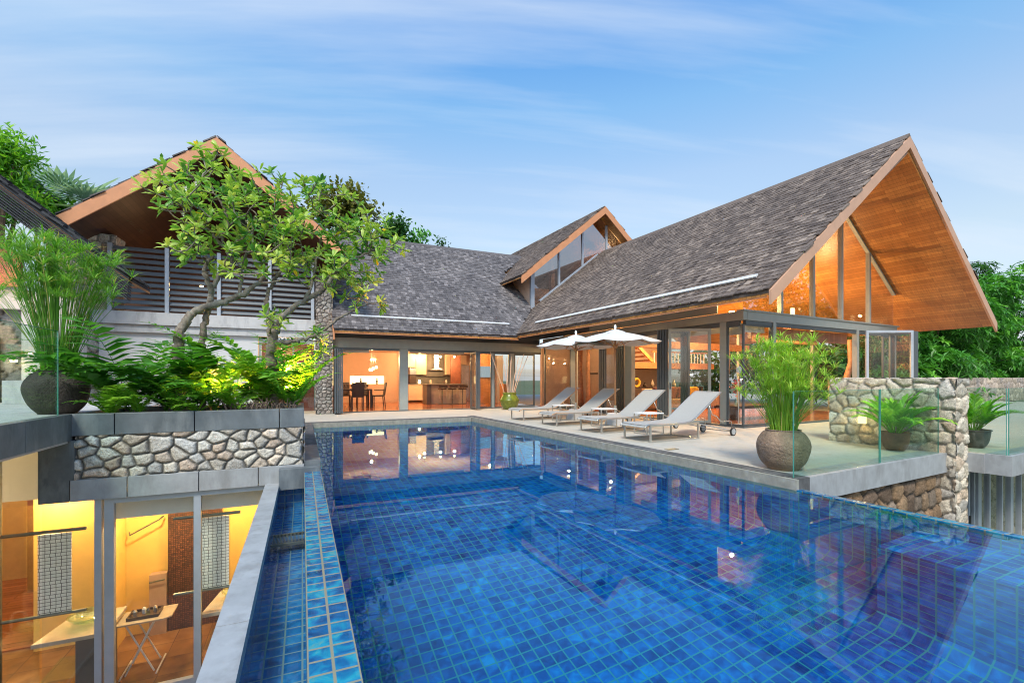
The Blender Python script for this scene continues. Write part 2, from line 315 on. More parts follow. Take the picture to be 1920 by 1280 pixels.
class Thing:
    """an Empty at the thing's base; frame='W' turns it with the right wing"""
    def __init__(s, name, label, cat, org=(0, 0, 0), frame='', rz=0., group=None, kind=None):
        o = bpy.data.objects.new(name, None); col.objects.link(o); s.o = o; s.org = org
        o.empty_display_size = .2
        o.location = w2(*org) if frame == 'W' else org; o.rotation_euler = (0, 0, rz+(TH if frame == 'W' else 0))
        if cat: o['label'] = label; o['category'] = cat
        if group: o['group'] = group
        if kind: o['kind'] = kind
    def part(s, name, mb, mat, parent=None, label=None, **k):
        o = mb.build(name, mat, parent or s.o, s.org, **k)
        if label: o['label'] = label
        return o
def single(name, mb, mat, label=None, cat=None, group=None, kind=None, org=(0, 0, 0), frame='', **k):
    o = mb.build(name, mat, None, org, **k)
    o.location = w2(*org) if frame == 'W' else org
    if frame == 'W': o.rotation_euler = (0, 0, TH)
    if label: o['label'] = label
    if cat: o['category'] = cat
    if group: o['group'] = group
    if kind: o['kind'] = kind
    return o
def copy_thing(root, loc, rz=None, label=None, group=None):
    r = root.copy(); col.objects.link(r); r.location = loc
    if rz is not None: r.rotation_euler = (0, 0, rz)
    if label: r['label'] = label
    if group: r['group'] = group
    for ch in list(root.children):
        c = ch.copy(); col.objects.link(c); c.parent = r
        for g_ in ch.children:
            d = g_.copy(); col.objects.link(d); d.parent = c
    return r
sY, cY_ = math.sin(YAW), math.cos(YAW)
def P(u, v, y, frame=''):
    """point of the plane Y=y that the photograph shows at (u, v)"""
    yw = YAW+(TH if frame == 'W' else 0); s_, c_ = math.sin(yw), math.cos(yw); l = (u-960)/F
    t = y/(c_-l*s_); return np.array((t*(s_+l*c_), y, EYE+t*(HORIZON-v)/F))
def lamp(parent, name, loc, energy, color=(1, .62, .28), size=.1, kind='POINT', org=(0, 0, 0), **k):
    d = bpy.data.lights.new(name, kind); d.energy = energy; d.color = color
    if kind == 'AREA': d.size = size
    else: d.shadow_soft_size = min(size, .045)
    for a, b in k.items(): setattr(d, a, b)
    o = bpy.data.objects.new(name, d); col.objects.link(o); o.parent = parent; o.location = tuple(np.array(loc)-np.array(org)); return o

# ================================================================== SETTING: ground, deck, pool
WATER = -.13; FLOOR = -2.1
gm_ = MB()
n_ = 60; gx = np.linspace(-400, 500, n_); gy = np.linspace(-300, 800, n_)
GV = [(x, y, -4.0+.0*(x)+(.0 if abs(x) < 40 else .3*math.sin(x*.05)+.3*math.cos(y*.04))) for y in gy for x in gx]
gm_.add(GV, [(j*n_+i, j*n_+i+1, (j+1)*n_+i+1, (j+1)*n_+i) for j in range(n_-1) for i in range(n_-1)])
single('ground', gm_, 'ground_earth', kind='structure')
def xy(*p): return [(a, b, 0.) for a, b in p]
def W2(*p): return [w2(a, b)[:2] for a, b in p]
def prism_z(pts, z0, z1): return MB().prism([(a, b, z0) for a, b in pts], (0, 0, z1-z0))
PR = 5.5                       # pool right edge in the wing frame
deck_pts = W2((PR+.27, 3.5), (9.6, 3.5), (9.6, 3.24), (10.06, 3.24), (10.06, 2.9), (34, 2.9), (34, 16.0)) + [(30, 30), (-2.4, 30), (-2.4, 9.0), (.02, 9.0), (.02, 13.65)] + W2((PR+.27, 13.32))
single('deck', prism_z(deck_pts, -.28, 0.), 'deck_pebble', kind='structure')
# granite copings
single('pool_coping', prism_z(W2((PR+.05, 3.2), (PR+.27, 3.2), (PR+.27, 13.62), (PR+.05, 13.62)), -.28, .004), 'granite_dark', kind='structure')
mb = prism_z(W2((PR, 3.2), (PR+.05, 3.2), (PR+.05, 13.35), (PR, 13.35)), -.28, -.004); mb.box(.24, 13.34, -.28, 4.75, 13.37, -.006)
single('pool_coping_edge', mb, 'coping_pale', kind='structure')
single('pool_coping_far', prism_z([(.24, 13.37), (4.75, 13.37), (4.75, 13.65), (.02, 13.65), (.02, 9.0), (.24, 9.0)], -.28, .003), 'granite_dark', kind='structure')
single('pool_coping_side', prism_z([(.02, 7.27), (.24, 7.27), (.24, 9.0), (.02, 9.0)], -.28, .0), 'granite', kind='structure')
mb = prism_z(W2((PR+.27, 3.2), (9.6, 3.2), (9.6, 3.5), (PR+.27, 3.5)), -.3, .004)
for k in range(1, 9): pass
single('deck_edge', mb, 'granite_light', kind='structure')
mb = prism_z(W2((10.04, 2.6), (34, 2.6), (34, 2.9), (10.04, 2.9)), -.31, .004); mb.prism([w2(10.0, 2.9, -.31), w2(10.06, 2.9, -.31), w2(10.06, 3.24, -.31), w2(10.0, 3.24, -.31)], (0, 0, .3))
single('side_deck_edge', mb, 'granite_light', kind='structure')
# pool basin, every face a tiled solid
pr0, pr1 = w2(PR, -1.5), w2(PR, 13.35)
yb = -1.5
basin = MB()
basin.prism([(-.1, yb-.2, FLOOR-.2), (pr0[0]+.3, yb-.2, FLOOR-.2), (pr1[0]+.3, 13.6, FLOOR-.2), (-.1, 13.6, FLOOR-.2)], (0, 0, .2))
basin.prism([w2(PR, -1.6, FLOOR), w2(PR+.24, -1.6, FLOOR), w2(PR+.24, 13.5, FLOOR), w2(PR, 13.35, FLOOR)], (0, 0, -.285-FLOOR))
basin.box(.24, 13.37, FLOOR, 4.9, 13.6, -.285); basin.box(.02, 7.27, FLOOR, .24, 13.6, -.285); basin.box(.0, yb-.2, FLOOR, 6.2, yb, -.14)
cv = .13
basin.prism([(.24, -1.4, FLOOR), (.24+cv, -1.4, FLOOR), (.24, -1.4, FLOOR+cv)], (0, 14.7, 0))
a = np.array(w2(PR, -1.4, FLOOR)); basin.prism([a, a-np.array((cv, 0, 0)), a+np.array((0, 0, cv))], np.array(w2(PR, 13.2))-np.array(w2(PR, -1.4)))
basin.prism([(.3, 13.37, FLOOR), (.3, 13.37-cv, FLOOR), (.3, 13.37, FLOOR+cv)], (4.5, 0, 0))
# bench along the right wall, with its cove
BX, BY, BZ = 4.72, 2.05, -.62
basin.prism([w2(BX, -1.4, FLOOR), w2(PR, -1.4, FLOOR), w2(PR, BY, FLOOR), w2(BX, BY, FLOOR)], (0, 0, BZ-FLOOR))
a = np.array(w2(BX, -1.4, FLOOR)); basin.prism([a, a-np.array((cv, 0, 0)), a+np.array((0, 0, cv))], np.array(w2(BX, BY))-np.array(w2(BX, -1.4)))
single('pool_basin', basin, 'pool_tile', kind='structure')
wr = MB(); wr.prism([w2(PR, -1.6, -.284), w2(PR+.11, -1.6, -.284), w2(PR+.11, 3.2, -.284), w2(PR, 3.2, -.284)], (0, 0, .284-.122))
wr.box(.02, yb-.2, FLOOR, .24, 7.25, -.118)
single('pool_weir', wr, 'weir_tile', kind='structure')
wt = MB(); p0, p1 = w2(PR+.02, yb), w2(PR+.01, 13.3)
wt.add([(.23, yb, WATER), (p0[0], yb, WATER), (p1[0], 13.38, WATER), (.23, 13.38, WATER)], [(0, 1, 2, 3)])
single('pool_water', wt, 'pool_water', kind='structure')
ch = MB(); ch.box(-.3, yb, -1.0, .02, 7.25, -.62); ch.box(-.3, 7.2, -.62, .02, 7.25, -.291); ch.box(-.33, yb, -.62, -.3, 7.25, -.3)
single('overflow_channel', ch, 'channel_tile', kind='structure')
cp = MB()
for k in range(9):
    y1 = 7.27-k*1.02; cp.box(-.47, y1-1.014, -.36, -.295, y1, -.275+(.0015 if k % 2 else 0))
cp.box(-.45, yb, -4, -.31, 7.2, -.36)
single('channel_coping', cp, 'granite_light', kind='structure')
gt = MB(); gt.box(-.295, 5.3, -.545, .015, 5.33, -.52); gt.box(-.295, 5.62, -.545, .015, 5.65, -.52)
for k in range(22): x = -.285+k*.0135; gt.box(x, 5.33, -.54, x+.006, 5.62, -.515)
single('drain_grate', gt, 'steel_dark', 'slatted metal drain grate across the narrow blue tiled overflow channel', 'grate', org=(-.14, 5.47, -.54))
lt_ = prism_z([(-14, 3), (-2.56, 3), (-2.56, 9.0), (-2.42, 9.0), (-2.42, 13), (-14, 13)], .42, .72)
single('upper_terrace', lt_, 'concrete', kind='structure')
mb = MB()
for y0, y1 in ((3, 4.6), (4.61, 6.2), (6.21, 7.24)): mb.box(-2.66, y0, .45, -2.53, y1, .765)
single('upper_terrace_edge', mb, 'granite', kind='structure')

# ================================================================== stone walls
TINTS = [(.66, .62, .55), (.62, .60, .56), (.72, .68, .60), (.66, .54, .44), (.56, .56, .55), (.68, .58, .48), (.72, .70, .64)]
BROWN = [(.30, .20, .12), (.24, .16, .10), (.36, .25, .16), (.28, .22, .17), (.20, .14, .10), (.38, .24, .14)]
GREYS = [(.30, .31, .31), (.36, .36, .35), (.26, .27, .28), (.40, .37, .34), (.42, .31, .26)]
def stone_sheet(mb, o, u, v, w, h, cell, depth=.045, tints=TINTS, gap=.012, mortar=(.05, .045, .04), res=None, seed=1, aspect=1.15):
    """displaced sheet of rounded stones with sunk joints, outward normal = u x v"""
    rg = np.random.default_rng(seed); u, v, o = (np.array(a, float) for a in (u, v, o)); nrm = np.cross(u, v)
    res = res or cell/9; nu, nv = max(3, int(w/res)), max(3, int(h/res))
    cu, cv_ = cell*aspect, cell/aspect; su, sv_ = int(w/cu)+3, int(h/cv_)+3
    sx_, sy_ = np.meshgrid(np.arange(su)-1, np.arange(sv_)-1); seeds = np.stack([(sx_+.5+(sy_ % 2)*.5+rg.uniform(-.33, .33, sx_.shape))*cu, (sy_+.5+rg.uniform(-.3, .3, sx_.shape))*cv_], -1).reshape(-1, 2)
    seeds = seeds[rg.uniform(0, 1, len(seeds)) > .14]
    tt = np.array(tints)[rg.integers(0, len(tints), len(seeds))]*rg.uniform(.75, 1.2, (len(seeds), 1)); ht = rg.uniform(.6, 1.1, len(seeds))
    U, V_ = np.meshgrid(np.linspace(0, w, nu), np.linspace(0, h, nv)); pt = np.stack([U, V_], -1).reshape(-1, 2)
    wob = np.stack([np.sin(pt[:, 1]*31/cell*.12+pt[:, 0]*9), np.cos(pt[:, 0]*27/cell*.12)], -1)*cell*.05; q = pt+wob
    q2 = q*np.array([1/aspect, aspect]); s2 = seeds*np.array([1/aspect, aspect]); Z = np.zeros(len(pt)); C = np.ones((len(pt), 4))
    for a in range(0, len(pt), 4000):
        d = np.linalg.norm(q2[a:a+4000, None]-s2[None], axis=2); i2 = np.argpartition(d, 1, axis=1)[:, :2]; dd = np.take_along_axis(d, i2, 1)
        od = np.argsort(dd, axis=1); i2 = np.take_along_axis(i2, od, 1); dd = np.take_along_axis(dd, od, 1)
        sep = np.linalg.norm(s2[i2[:, 0]]-s2[i2[:, 1]], axis=1)+1e-6
        edge = (dd[:, 1]**2-dd[:, 0]**2)/(2*sep)            # distance to the cell border
        t = np.clip((edge-gap)/(cell*.22), 0, 1); Z[a:a+4000] = depth*np.sqrt(1-(1-t)**2)*ht[i2[:, 0]]
        m = np.clip((edge-gap*.6)/(gap*.9), 0, 1)[:, None]; C[a:a+4000, :3] = tt[i2[:, 0]]*m+np.array(mortar)*(1-m)
    Z += (rg.normal(0, depth*.05, len(pt)))*(Z > depth*.2)
    X = o+pt[:, :1]*u+pt[:, 1:]*v+Z[:, None]*nrm
    Fc = np.array([[j*nu+i, j*nu+i+1, (j+1)*nu+i+1, (j+1)*nu+i] for j in range(nv-1) for i in range(nu-1)])
    if mb.C is None: mb.C = np.zeros((0, 4))
    mb.C = np.vstack([mb.C, C]); mb.add(X, None, .5, Fc.ravel(), np.full(len(Fc), 4))
def stone_box(mb, lo, hi, cell, faces='-x-y+x+y+z', **k):
    """rough stone solid; the sheets are proud of a core box"""
    (x0, y0, z0), (x1, y1, z1) = lo, hi; n0 = mb.n
    sd_ = k.pop('seed', 1)
    g_ = k.get('depth', .045)*.75
    if '-y' in faces: stone_sheet(mb, (x0-g_, y0, z0), (1, 0, 0), (0, 0, 1), x1-x0+2*g_, z1-z0+g_, cell, seed=sd_, **k)
    if '-x' in faces: stone_sheet(mb, (x0, y1+g_, z0), (0, -1, 0), (0, 0, 1), y1-y0+2*g_, z1-z0+g_, cell, seed=sd_+1, **k)
    if '+x' in faces: stone_sheet(mb, (x1, y0-g_, z0), (0, 1, 0), (0, 0, 1), y1-y0+2*g_, z1-z0+g_, cell, seed=sd_+2, **k)
    if '+y' in faces: stone_sheet(mb, (x1, y1, z0), (-1, 0, 0), (0, 0, 1), x1-x0, z1-z0, cell, seed=sd_+3, **k)
    if '+z' in faces: stone_sheet(mb, (x0, y0, z1), (1, 0, 0), (0, 1, 0), x1-x0, y1-y0, cell, seed=sd_+4, **k)
    e = .001; mb.box(x0+e, y0+e, z0, x1-e, y1-e, z1-e); mb.C = np.vstack([mb.C, np.tile([[.12, .11, .10, 1]], (8, 1))])
    return mb
# planter: rim slabs, stone face, beam
PY = 7.25
t = Thing('planter_box', 'long raised planter faced with rounded pale stones under a dark granite rim', 'planter', (-1.25, PY, -.28))
mb = MB(); sg = [(-2.56, -2.13), (-2.12, -1.30), (-1.29, -.30), (-.29, .02)]
for k, (a, b) in enumerate(sg): mb.box(a, PY-.03, .50, b, PY+.03+.09, .765+.002*(k % 2))
mb.box(-.08, PY+.12, .50, .02, 8.9, .765); mb.box(-2.56, 8.8, .50, -.08, 8.9, .764); mb.box(-2.56, PY+.12, .5, -2.48, 8.8, .763)
t.part('rim', mb, 'granite', bevel=.006)
mb = MB(); stone_sheet(mb, (-2.5, PY, -.03), (1, 0, 0), (0, 0, 1), 2.5, .53, .150, depth=.05, seed=5, gap=.011, mortar=(.16, .155, .145), res=.011)
mb.box(-2.5, PY+.002, -.03, 0., 8.9, .5); mb.C = np.vstack([mb.C, np.tile([[.2, .19, .18, 1]], (8, 1))])
stone_sheet(mb, (.005, PY, -.03), (0, 1, 0), (0, 0, 1), 1.6, .53, .165, depth=.03, seed=6)
t.part('stone_face', mb, 'stone', smooth=True)
mb = MB(); mb.box(-2.47, PY+.12, .3, -.08, 8.8, .70); t.part('soil', mb, 'soil')
mb = MB()
for k, (a, b) in enumerate([(-2.54, -2.0), (-1.99, -1.25), (-1.24, -.56), (-.55, .02)]): mb.box(a, PY-.05, -.29, b, PY+.2, -.032+.001*(k % 2))
t.part('beam', mb, 'granite_light', bevel=.004)
mb = MB(); mb.box(-2.83, PY-.04, -.29, -2.55, PY+.3, .448); mb.box(-2.548, PY-.045, -.03, -2.5, PY+.2, .448); t.part('end_post', mb, 'granite')
mb = MB(); mb.box(-.295, PY-.22, -.34, .235, PY-.052, -.06); t.part('ledge', mb, 'granite')
# wall beside the pots that runs down past the deck
t = Thing('boundary_wall', 'tall pale rubble stone wall end standing through the deck edge behind the small palm pots', 'wall', (9.7, 3.2, -4), 'W')
mb = MB(); stone_box(mb, (9.58, 3.13, -3.2), (9.98, 4.9, 1.16), .205, faces='-x-y+x+z+y', depth=.05, seed=11, gap=.010, mortar=(.40, .36, .30), aspect=1.1, tints=[(.66, .59, .48), (.60, .55, .46), (.70, .63, .53), (.64, .51, .39), (.56, .53, .48)])
t.part('stonework', mb, 'stone', smooth=True)
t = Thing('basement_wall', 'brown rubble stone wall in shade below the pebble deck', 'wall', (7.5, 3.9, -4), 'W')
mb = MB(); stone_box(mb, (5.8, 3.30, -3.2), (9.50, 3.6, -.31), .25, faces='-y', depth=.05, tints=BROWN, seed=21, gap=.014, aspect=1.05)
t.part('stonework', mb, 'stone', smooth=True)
t = Thing('garden_wall', 'long low pinkish stone wall in front of the right hand trees', 'wall', (30, 9.4, 0), 'W')
mb = MB(); stone_box(mb, (18.6, 9.2, 0), (62, 9.6, 1.17), .36, faces='-y-x+z', depth=.06, tints=[(.50, .42, .36), (.45, .40, .37), (.55, .46, .38)], seed=31, gap=.014, mortar=(.22, .2, .17), res=.05)
t.part('stonework', mb, 'stone', smooth=True)
# lower-level folding windows under the side deck
t = Thing('lower_window_wall', 'pale framed folding windows below the side deck, stone wall behind', 'window wall', (11, 3.4, -3.3), 'W')
mb = MB()
for x, wd in ((10.02, .06), (10.12, .16), (10.44, .06), (10.78, .05), (11.02, .04), (11.2, .14), (11.7, .06), (12.3, .06), (12.75, .14), (13.3, .05), (13.9, .06)): mb.box(x, 3.32, -3.3, x+wd, 3.40, -.315)
fr = t.part('frame', mb, 'frame_pale')
mb = MB()
for a, b in ((10.28, 10.44), (10.5, 10.78), (10.83, 11.02), (11.06, 11.2), (11.34, 11.7), (11.76, 12.3), (12.36, 12.75), (12.89, 13.3), (13.35, 13.9)): mb.box(a, 3.355, -3.3, b, 3.363, -.32)
t.part('pane', mb, 'glass', fr)
mb = MB(); 
for x in (10.19, 10.455, 10.79): mb.box(x, 3.30, -1.35, x+.02, 3.32, -1.2)
t.part('handle', mb, 'black_metal', fr)
t = Thing('inner_basement_wall', 'grey stone wall seen through the lower folding windows', 'wall', (12, 3.8, -3.3), 'W')
mb = MB(); stone_box(mb, (10.0, 3.75, -3.3), (18, 3.95, -.32), .25, faces='-y', depth=.05, tints=[(.50, .44, .36), (.42, .38, .32)], seed=41, res=.04); t.part('stonework', mb, 'stone', smooth=True)

# ================================================================== roofs
def shingles(mb, o, sd, td, poly, e=.175, wd=(.09, .17), ln=.36, th=.026, seed=1, rag=.02):
    """courses of separate shakes over the polygon poly given in (s, t) metres on the slope"""
    rg = np.random.default_rng(seed); o, sd, td = (np.array(a, float) for a in (o, sd, td)); nn = np.cross(sd, td); nn /= np.linalg.norm(nn)
    if nn[2] < 0: nn = -nn
    py = np.array(poly, float); s0, s1 = py[:, 0].min(), py[:, 0].max(); t0, t1 = py[:, 1].min(), py[:, 1].max()
    ps = []; Ms = []; tn = []
    def inside(x, y):
        c = False; n = len(py)
        for i in range(n):
            (xa, ya), (xb, yb_) = py[i], py[(i+1) % n]
            if (ya > y) != (yb_ > y) and x < (xb-xa)*(y-ya)/(yb_-ya)+xa: c = not c
        return c
    rows = int((t1-t0)/e)+1
    for r in range(rows):
        tt = t0+r*e; s = s0-rg.uniform(0, .1)
        while s < s1:
            w = rg.uniform(*wd); c = s+w/2; s += w
            if not inside(c, min(tt+e*.5, t1-.01)): continue
            l = ln if tt+ln < t1+.1 else max(.12, t1-tt+.03); dt = rg.normal(0, rag*.55)
            tilt = .075+rg.normal(0, .010); wob = rg.normal(0, .02)
            a = sd*math.cos(wob)+td*math.sin(wob); b = td-nn*tilt; b /= np.linalg.norm(b); k = np.cross(a, b); k = k if k@nn > 0 else -k
            Ms.append(np.stack([a*(w*.94), b*l, k*th*rg.uniform(.7, 1.4)], 1)); ps.append(o+sd*c+td*(tt-.02+dt)+nn*(.045)); tn.append(np.clip(rg.normal(.47, .2), 0, 1))
    TV = [(-.5, 0, -.5), (.5, 0, -.5), (.5, 1, -.5), (-.5, 1, -.5), (-.5, 0, .5), (.5, 0, .5), (.5, 1, .5), (-.5, 1, .5)]
    TF = [(4, 5, 6, 7), (0, 1, 5, 4), (1, 2, 6, 5), (3, 0, 4, 7)]
    mb.inst(TV, TF, np.array(Ms), np.array(ps), tn)
def slope_roof(t, pts, th, shing, soffit, seed=1, e=.175, te=.10, wd=(.09, .17)):
    """pts: top polygon, first edge = eave. Adds a roof part with shakes and its soffit child"""
    P_ = [np.array(p, float) for p in pts]; o = P_[0]; sd = P_[1]-P_[0]; sd /= np.linalg.norm(sd)
    n = np.cross(P_[1]-P_[0], P_[2]-P_[0]); n /= np.linalg.norm(n); n = n if n[2] > 0 else -n; td = np.cross(n, sd); td = td if td[2] > 0 else -td
    poly = [((p-o)@sd, (p-o)@td) for p in P_]
    mb = MB(); shingles(mb, o, sd, td, poly, seed=seed, e=e, wd=wd)
    mb.prism([p+np.array((0, 0, .012)) for p in P_], (0, 0, -.06), tone=.3)
    ro = t.part('roof', mb, shing)
    H_ = max(q[1] for q in poly); up3 = np.array((0, 0, 1.)); n_ = len(P_)
    top = [p-.055*up3 for p in P_]; bot = [p-(te+(th-te)*q[1]/H_)*up3 for p, q in zip(P_, poly)]
    t.part('soffit', MB().add(np.vstack([top, bot]), [tuple(range(n_))[::-1], tuple(range(n_, 2*n_))]+[(i, (i+1) % n_, n_+(i+1) % n_, n_+i) for i in range(n_)]), soffit, ro)
    return ro
def rake(t, a, b, h=.30, w=.05, m='fascia', off=0., parent=None, name='fascia'):
    """vertical-faced board under the edge a-b"""
    a, b = np.array(a, float), np.array(b, float); d = b-a; hz = np.array((d[0], d[1], 0)); hz /= np.linalg.norm(hz)+1e-9; nn = np.cross(hz, (0, 0, 1))
    p = [a+nn*off, b+nn*off, b+nn*off-np.array((0, 0, h)), a+nn*off-np.array((0, 0, h))]
    return t.part(name, MB().prism(p, nn*w), m, parent)
# ------------------------------------------------------------------ right wing
EX, RX, ZE, SL = 8.3, 13.75, 2.86, .772; RZ = ZE+(RX-EX)*SL; RE = 2*RX-EX
def gy_(x): return 5.33+0*x
wing = Thing('gabled_villa', 'right wing with long grey shake roof and a tall glazed gable glowing orange inside', 'house', (10.1, 7.14, 0), 'W')
slope_roof(wing, [(EX, gy_(EX), ZE), (EX, 15.27, ZE), (9.95, 17.05, ZE+1.65*SL), (RX, 17.05, RZ), (RX, gy_(RX), RZ)], .38, 'shingle_brown', 'soffit_wood', 3, .17)
slope_roof(wing, [(RE, 17.05, ZE), (RE, gy_(RE), ZE), (RX, gy_(RX), RZ), (RX, 17.05, RZ)], .38, 'shingle_brown', 'soffit_wood', 4, .17)
mb = MB(); mb.prism([(RX-.17, gy_(RX)-.03, RZ-.07), (RX+.17, gy_(RX)-.03, RZ-.07), (RX, gy_(RX)-.03, RZ+.10)], (0, 11.7, 0), tone=.4); wing.part('ridge_cap', mb, 'shingle_brown')
rake(wing, (EX-.02, gy_(EX), ZE+.0), (RX, gy_(RX), RZ+.01), .27, .05, 'fascia_pink')
rake(wing, (RX, gy_(RX), RZ+.01), (RE, gy_(RE), ZE), .27, .05, 'fascia_pink')
mb = MB(); mb.box(EX+.01, gy_(EX)+.06, ZE-.13, EX+.03, 15.2, ZE-.10); wing.part('eave_board', mb, 'fascia')
# snow-white flashing bar on the slope
bx = EX+.40; bz = ZE+.40*SL; mb = MB(); mb.bar((bx, 5.85, bz+.11), (bx, 14.6, bz+.11), .03, .10, up=(.75, 0, .66)); wing.part('gutter_bar', mb, 'flashing')
for k in range(9): y = 6.4+k; wing.part('bracket', MB().box(bx+.01, y-.02, bz, bx+.06, y+.02, bz+.1), 'steel')
# facade along X = 10.1
FX, FY = 10.1, 7.14
mb = MB(); mb.box(FX, FY, 2.62, FX+.16, 16.35, 2.84); mb.box(FX+.17, FY, 2.62, 17.7, FY+.14, 2.84); mb.box(FX-.02, FY-.03, 2.835, 17.78, FY+.17, 2.87)
wing.part('beam', mb, 'frame_grey')
mb = MB(); mb.box(FX+.02, FY+.14, 2.50, FX+.12, 16.35, 2.615); mb.box(FX+.13, FY+.02, 2.52, 17.6, FY+.10, 2.615); mb.box(FX-.04, FY-.04, .0, 17.65, FY+.10, .035); mb.box(FX-.04, FY+.10, .0, FX+.12, 16.35, .034)
wing.part('track', mb, 'frame_dark')
def posts(t, lst, m='frame_grey', name='post'):
    for (x0, y0, x1, y1, z1) in lst: t.part(name, MB().box(x0, y0, .036, x1, y1, z1), m)
posts(wing, [(FX, 7.62, FX+.13, 7.80, 2.615), (FX, 11.02, FX+.16, 11.34, 2.615), (FX, 14.06, FX+.14, 14.32, 2.615), (11.28, FY+.0, 11.40, FY+.13, 2.62), (15.28, FY+.0, 15.40, FY+.13, 2.62), (17.50, FY, 17.64, FY+.14, 2.62)])
def leaf_panel(t, a, b, z0=.04, z1=2.50, fw=.07, m='frame_dark', name='door_leaf', pane='glass', handle=False):
    """glazed door leaf between plan points a and b"""
    a, b = np.array(a+(0.,)), np.array(b+(0.,)); d = (b-a)/np.linalg.norm(b-a); up = np.array((0, 0, 1.)); mb = MB(); Z0, Z1 = up*z0, up*z1
    n = np.cross(d, up); w = fw
    for p in (a+d*w/2, b-d*w/2): mb.bar(p+Z0, p+Z1, w, .05, up=n)
    for z in (z0+w/2, z1-w/2): mb.bar(a+d*w+up*z, b-d*w+up*z, .048, w)
    f = t.part(name, mb, m)
    t.part('pane', MB().bar(a+d*w+up*(z0+z1)/2, b-d*w+up*(z0+z1)/2, .008, z1-z0-2*w), pane, f)
    if handle:
        h = a+d*w/2+up*1.0; t.part('handle', MB().bar(h+n*.04-up*.08, h+n*.04+up*.08, .02), 'black_metal', f)
    return f
leaf_panel(wing, (9.28, 8.72), (FX+.02, 8.08), m='frame_grey', handle=True)                     # opened leaf
for k in range(4): leaf_panel(wing, (9.26-.02*k, 8.80+.075*k), (FX+.05, 8.80+.075*k), fw=.06)
for k in range(4): leaf_panel(wing, (9.35, 11.42+.09*k), (FX+.04, 11.42+.09*k), fw=.06)
leaf_panel(wing, (9.72, 11.85), (FX, 12.62), pane='glass_sky', m='frame_pale', handle=True)
leaf_panel(wing, (FX+.05, 14.35), (FX+.05, 16.3))
leaf_panel(wing, (FX+.05, 7.16), (FX+.05, 7.62), fw=.03); 
for x0, x1 in ((10.16, 11.28),): leaf_panel(wing, (x0, FY+.06), (x1, FY+.06), z1=2.52, fw=.03)
leaf_panel(wing, (15.42, 6.98), (16.55, 6.30), z1=2.60, m='frame_pale', handle=True)
for k in range(3): leaf_panel(wing, (16.60+.09*k, 6.28), (16.9+.09*k, 7.02), z1=2.58, fw=.06)
leaf_panel(wing, (16.9, FY+.06), (17.5, FY+.06), z1=2.52, fw=.05)
# gable glazing above the beam
US = lambda x: RZ-.38-abs(x-RX)*(SL-.25/(RX-EX))       # underside of the soffit
gl = MB(); fr = MB(); xs = [10.12, 11.65, 13.09, 14.50, 16.04, 17.60]
for x in xs[1:-1]: fr.prism([(x-.045, FY, 2.87), (x+.045, FY, 2.87), (x+.045, FY, US(x)-.02), (x-.045, FY, US(x)-.02)], (0, .11, 0))
fr.bar((10.1, FY+.05, US(10.1)-.03), (RX, FY+.05, US(RX)-.03), .09, .05); fr.bar((RX, FY+.05, US(RX)-.03), (17.6, FY+.05, US(17.6)-.03), .09, .05)
gf = wing.part('gable_window', fr, 'frame_grey')
for a, b in zip(xs[:-1], xs[1:]):
    a += .045; b -= .045; pts = [(a, FY+.05, 2.88), (b, FY+.05, 2.88), (b, FY+.05, US(b)-.03)]+([(RX, FY+.05, US(RX)-.03)] if a < RX < b else [])+[(a, FY+.05, US(a)-.03)]
    wing.part('pane', MB().prism(pts, (0, .008, 0)), 'glass_gable', gf)
wing.part('upper_wall', MB().box(FX+.09, 7.95, 2.871, FX+.13, 13.29, US(FX)-.03), 'frame_grey')
wing.part('pane', MB().box(FX+.05, FY+.15, 2.88, FX+.058, 7.94, US(FX)+.0), 'glass')
# floors and interior shell of the wing
wing.part('floor', MB().box(FX+.13, FY+.11, .006, 17.6, 17.0, .03), 'floor_wood')
mb = MB(); mb.box(FX+1.5, 16.9, .03, 17.6, 17.05, 5.2); mb.box(FX+2.0, 13.3, .03, FX+2.15, 16.9, 2.6); mb.box(FX+.2, 16.75, .03, FX+1.6, 16.89, 2.6); wing.part('inner_wall', mb, 'wall_taupe'); wing.part('upper_wall', MB().box(FX+.10, 13.3, 2.871, FX+.12, 17.0, US(FX)-.02), 'frame_dark')
mb = MB(); mb.box(FX+.17, 13.3, 2.62, FX+2.2, 16.85, 2.72); wing.part('hall_ceiling', mb, 'wall_warm')
mb = MB(); mb.box(12.5, 13.9, 1.62, 17.5, 16.85, 1.80); wing.part('mezzanine', mb, 'wall_boards')
mb = MB(); mb.box(12.5, 13.8, 1.60, 17.5, 13.9, 1.84); mb.box(10.4, 12.1, 2.30, 17.5, 12.35, 2.55); mb.box(14.0, 9.4, 2.4, 17.45, 9.6, 2.62); wing.part('timber_beam', mb, 'teak')
for y in (9.6, 12.6): wing.part('side_window', MB().box(17.52, y, .04, 17.6, y+.10, US(17.55)), 'frame_grey')
wing.part('side_pane', MB().box(17.55, FY+.2, .04, 17.557, 16.8, US(17.55)), 'glass')
mb = MB(); 
for k in range(5): mb.box(10.22+.0*k, 7.5+k*.0, 0, 10.22, 7.5, 0)
wing.part('blind', MB().box(11.5, 7.36, 2.22, 15.2, 7.42, 2.52), 'wall_boards'); 
for (a, b) in ((7.85, 9.9), (9.92, 10.9)): wing.part('blind', MB().box(FX+.30, a, 2.38, FX+.36, b, 2.60), 'blind_cloth')
wing.part('blind', MB().box(FX+.22, 7.3, 2.30, FX+.28, 7.78, 2.56), 'blind_cloth'); wing.part('blind', MB().box(10.3, FY+.22, 2.36, 11.25, FY+.27, 2.56), 'blind_cloth')
# sconce post inside the gable
mb = MB(); mb.box(15.55, 9.35, 2.63, 15.75, 9.5, 3.35); wing.part('column', mb, 'wall_boards')
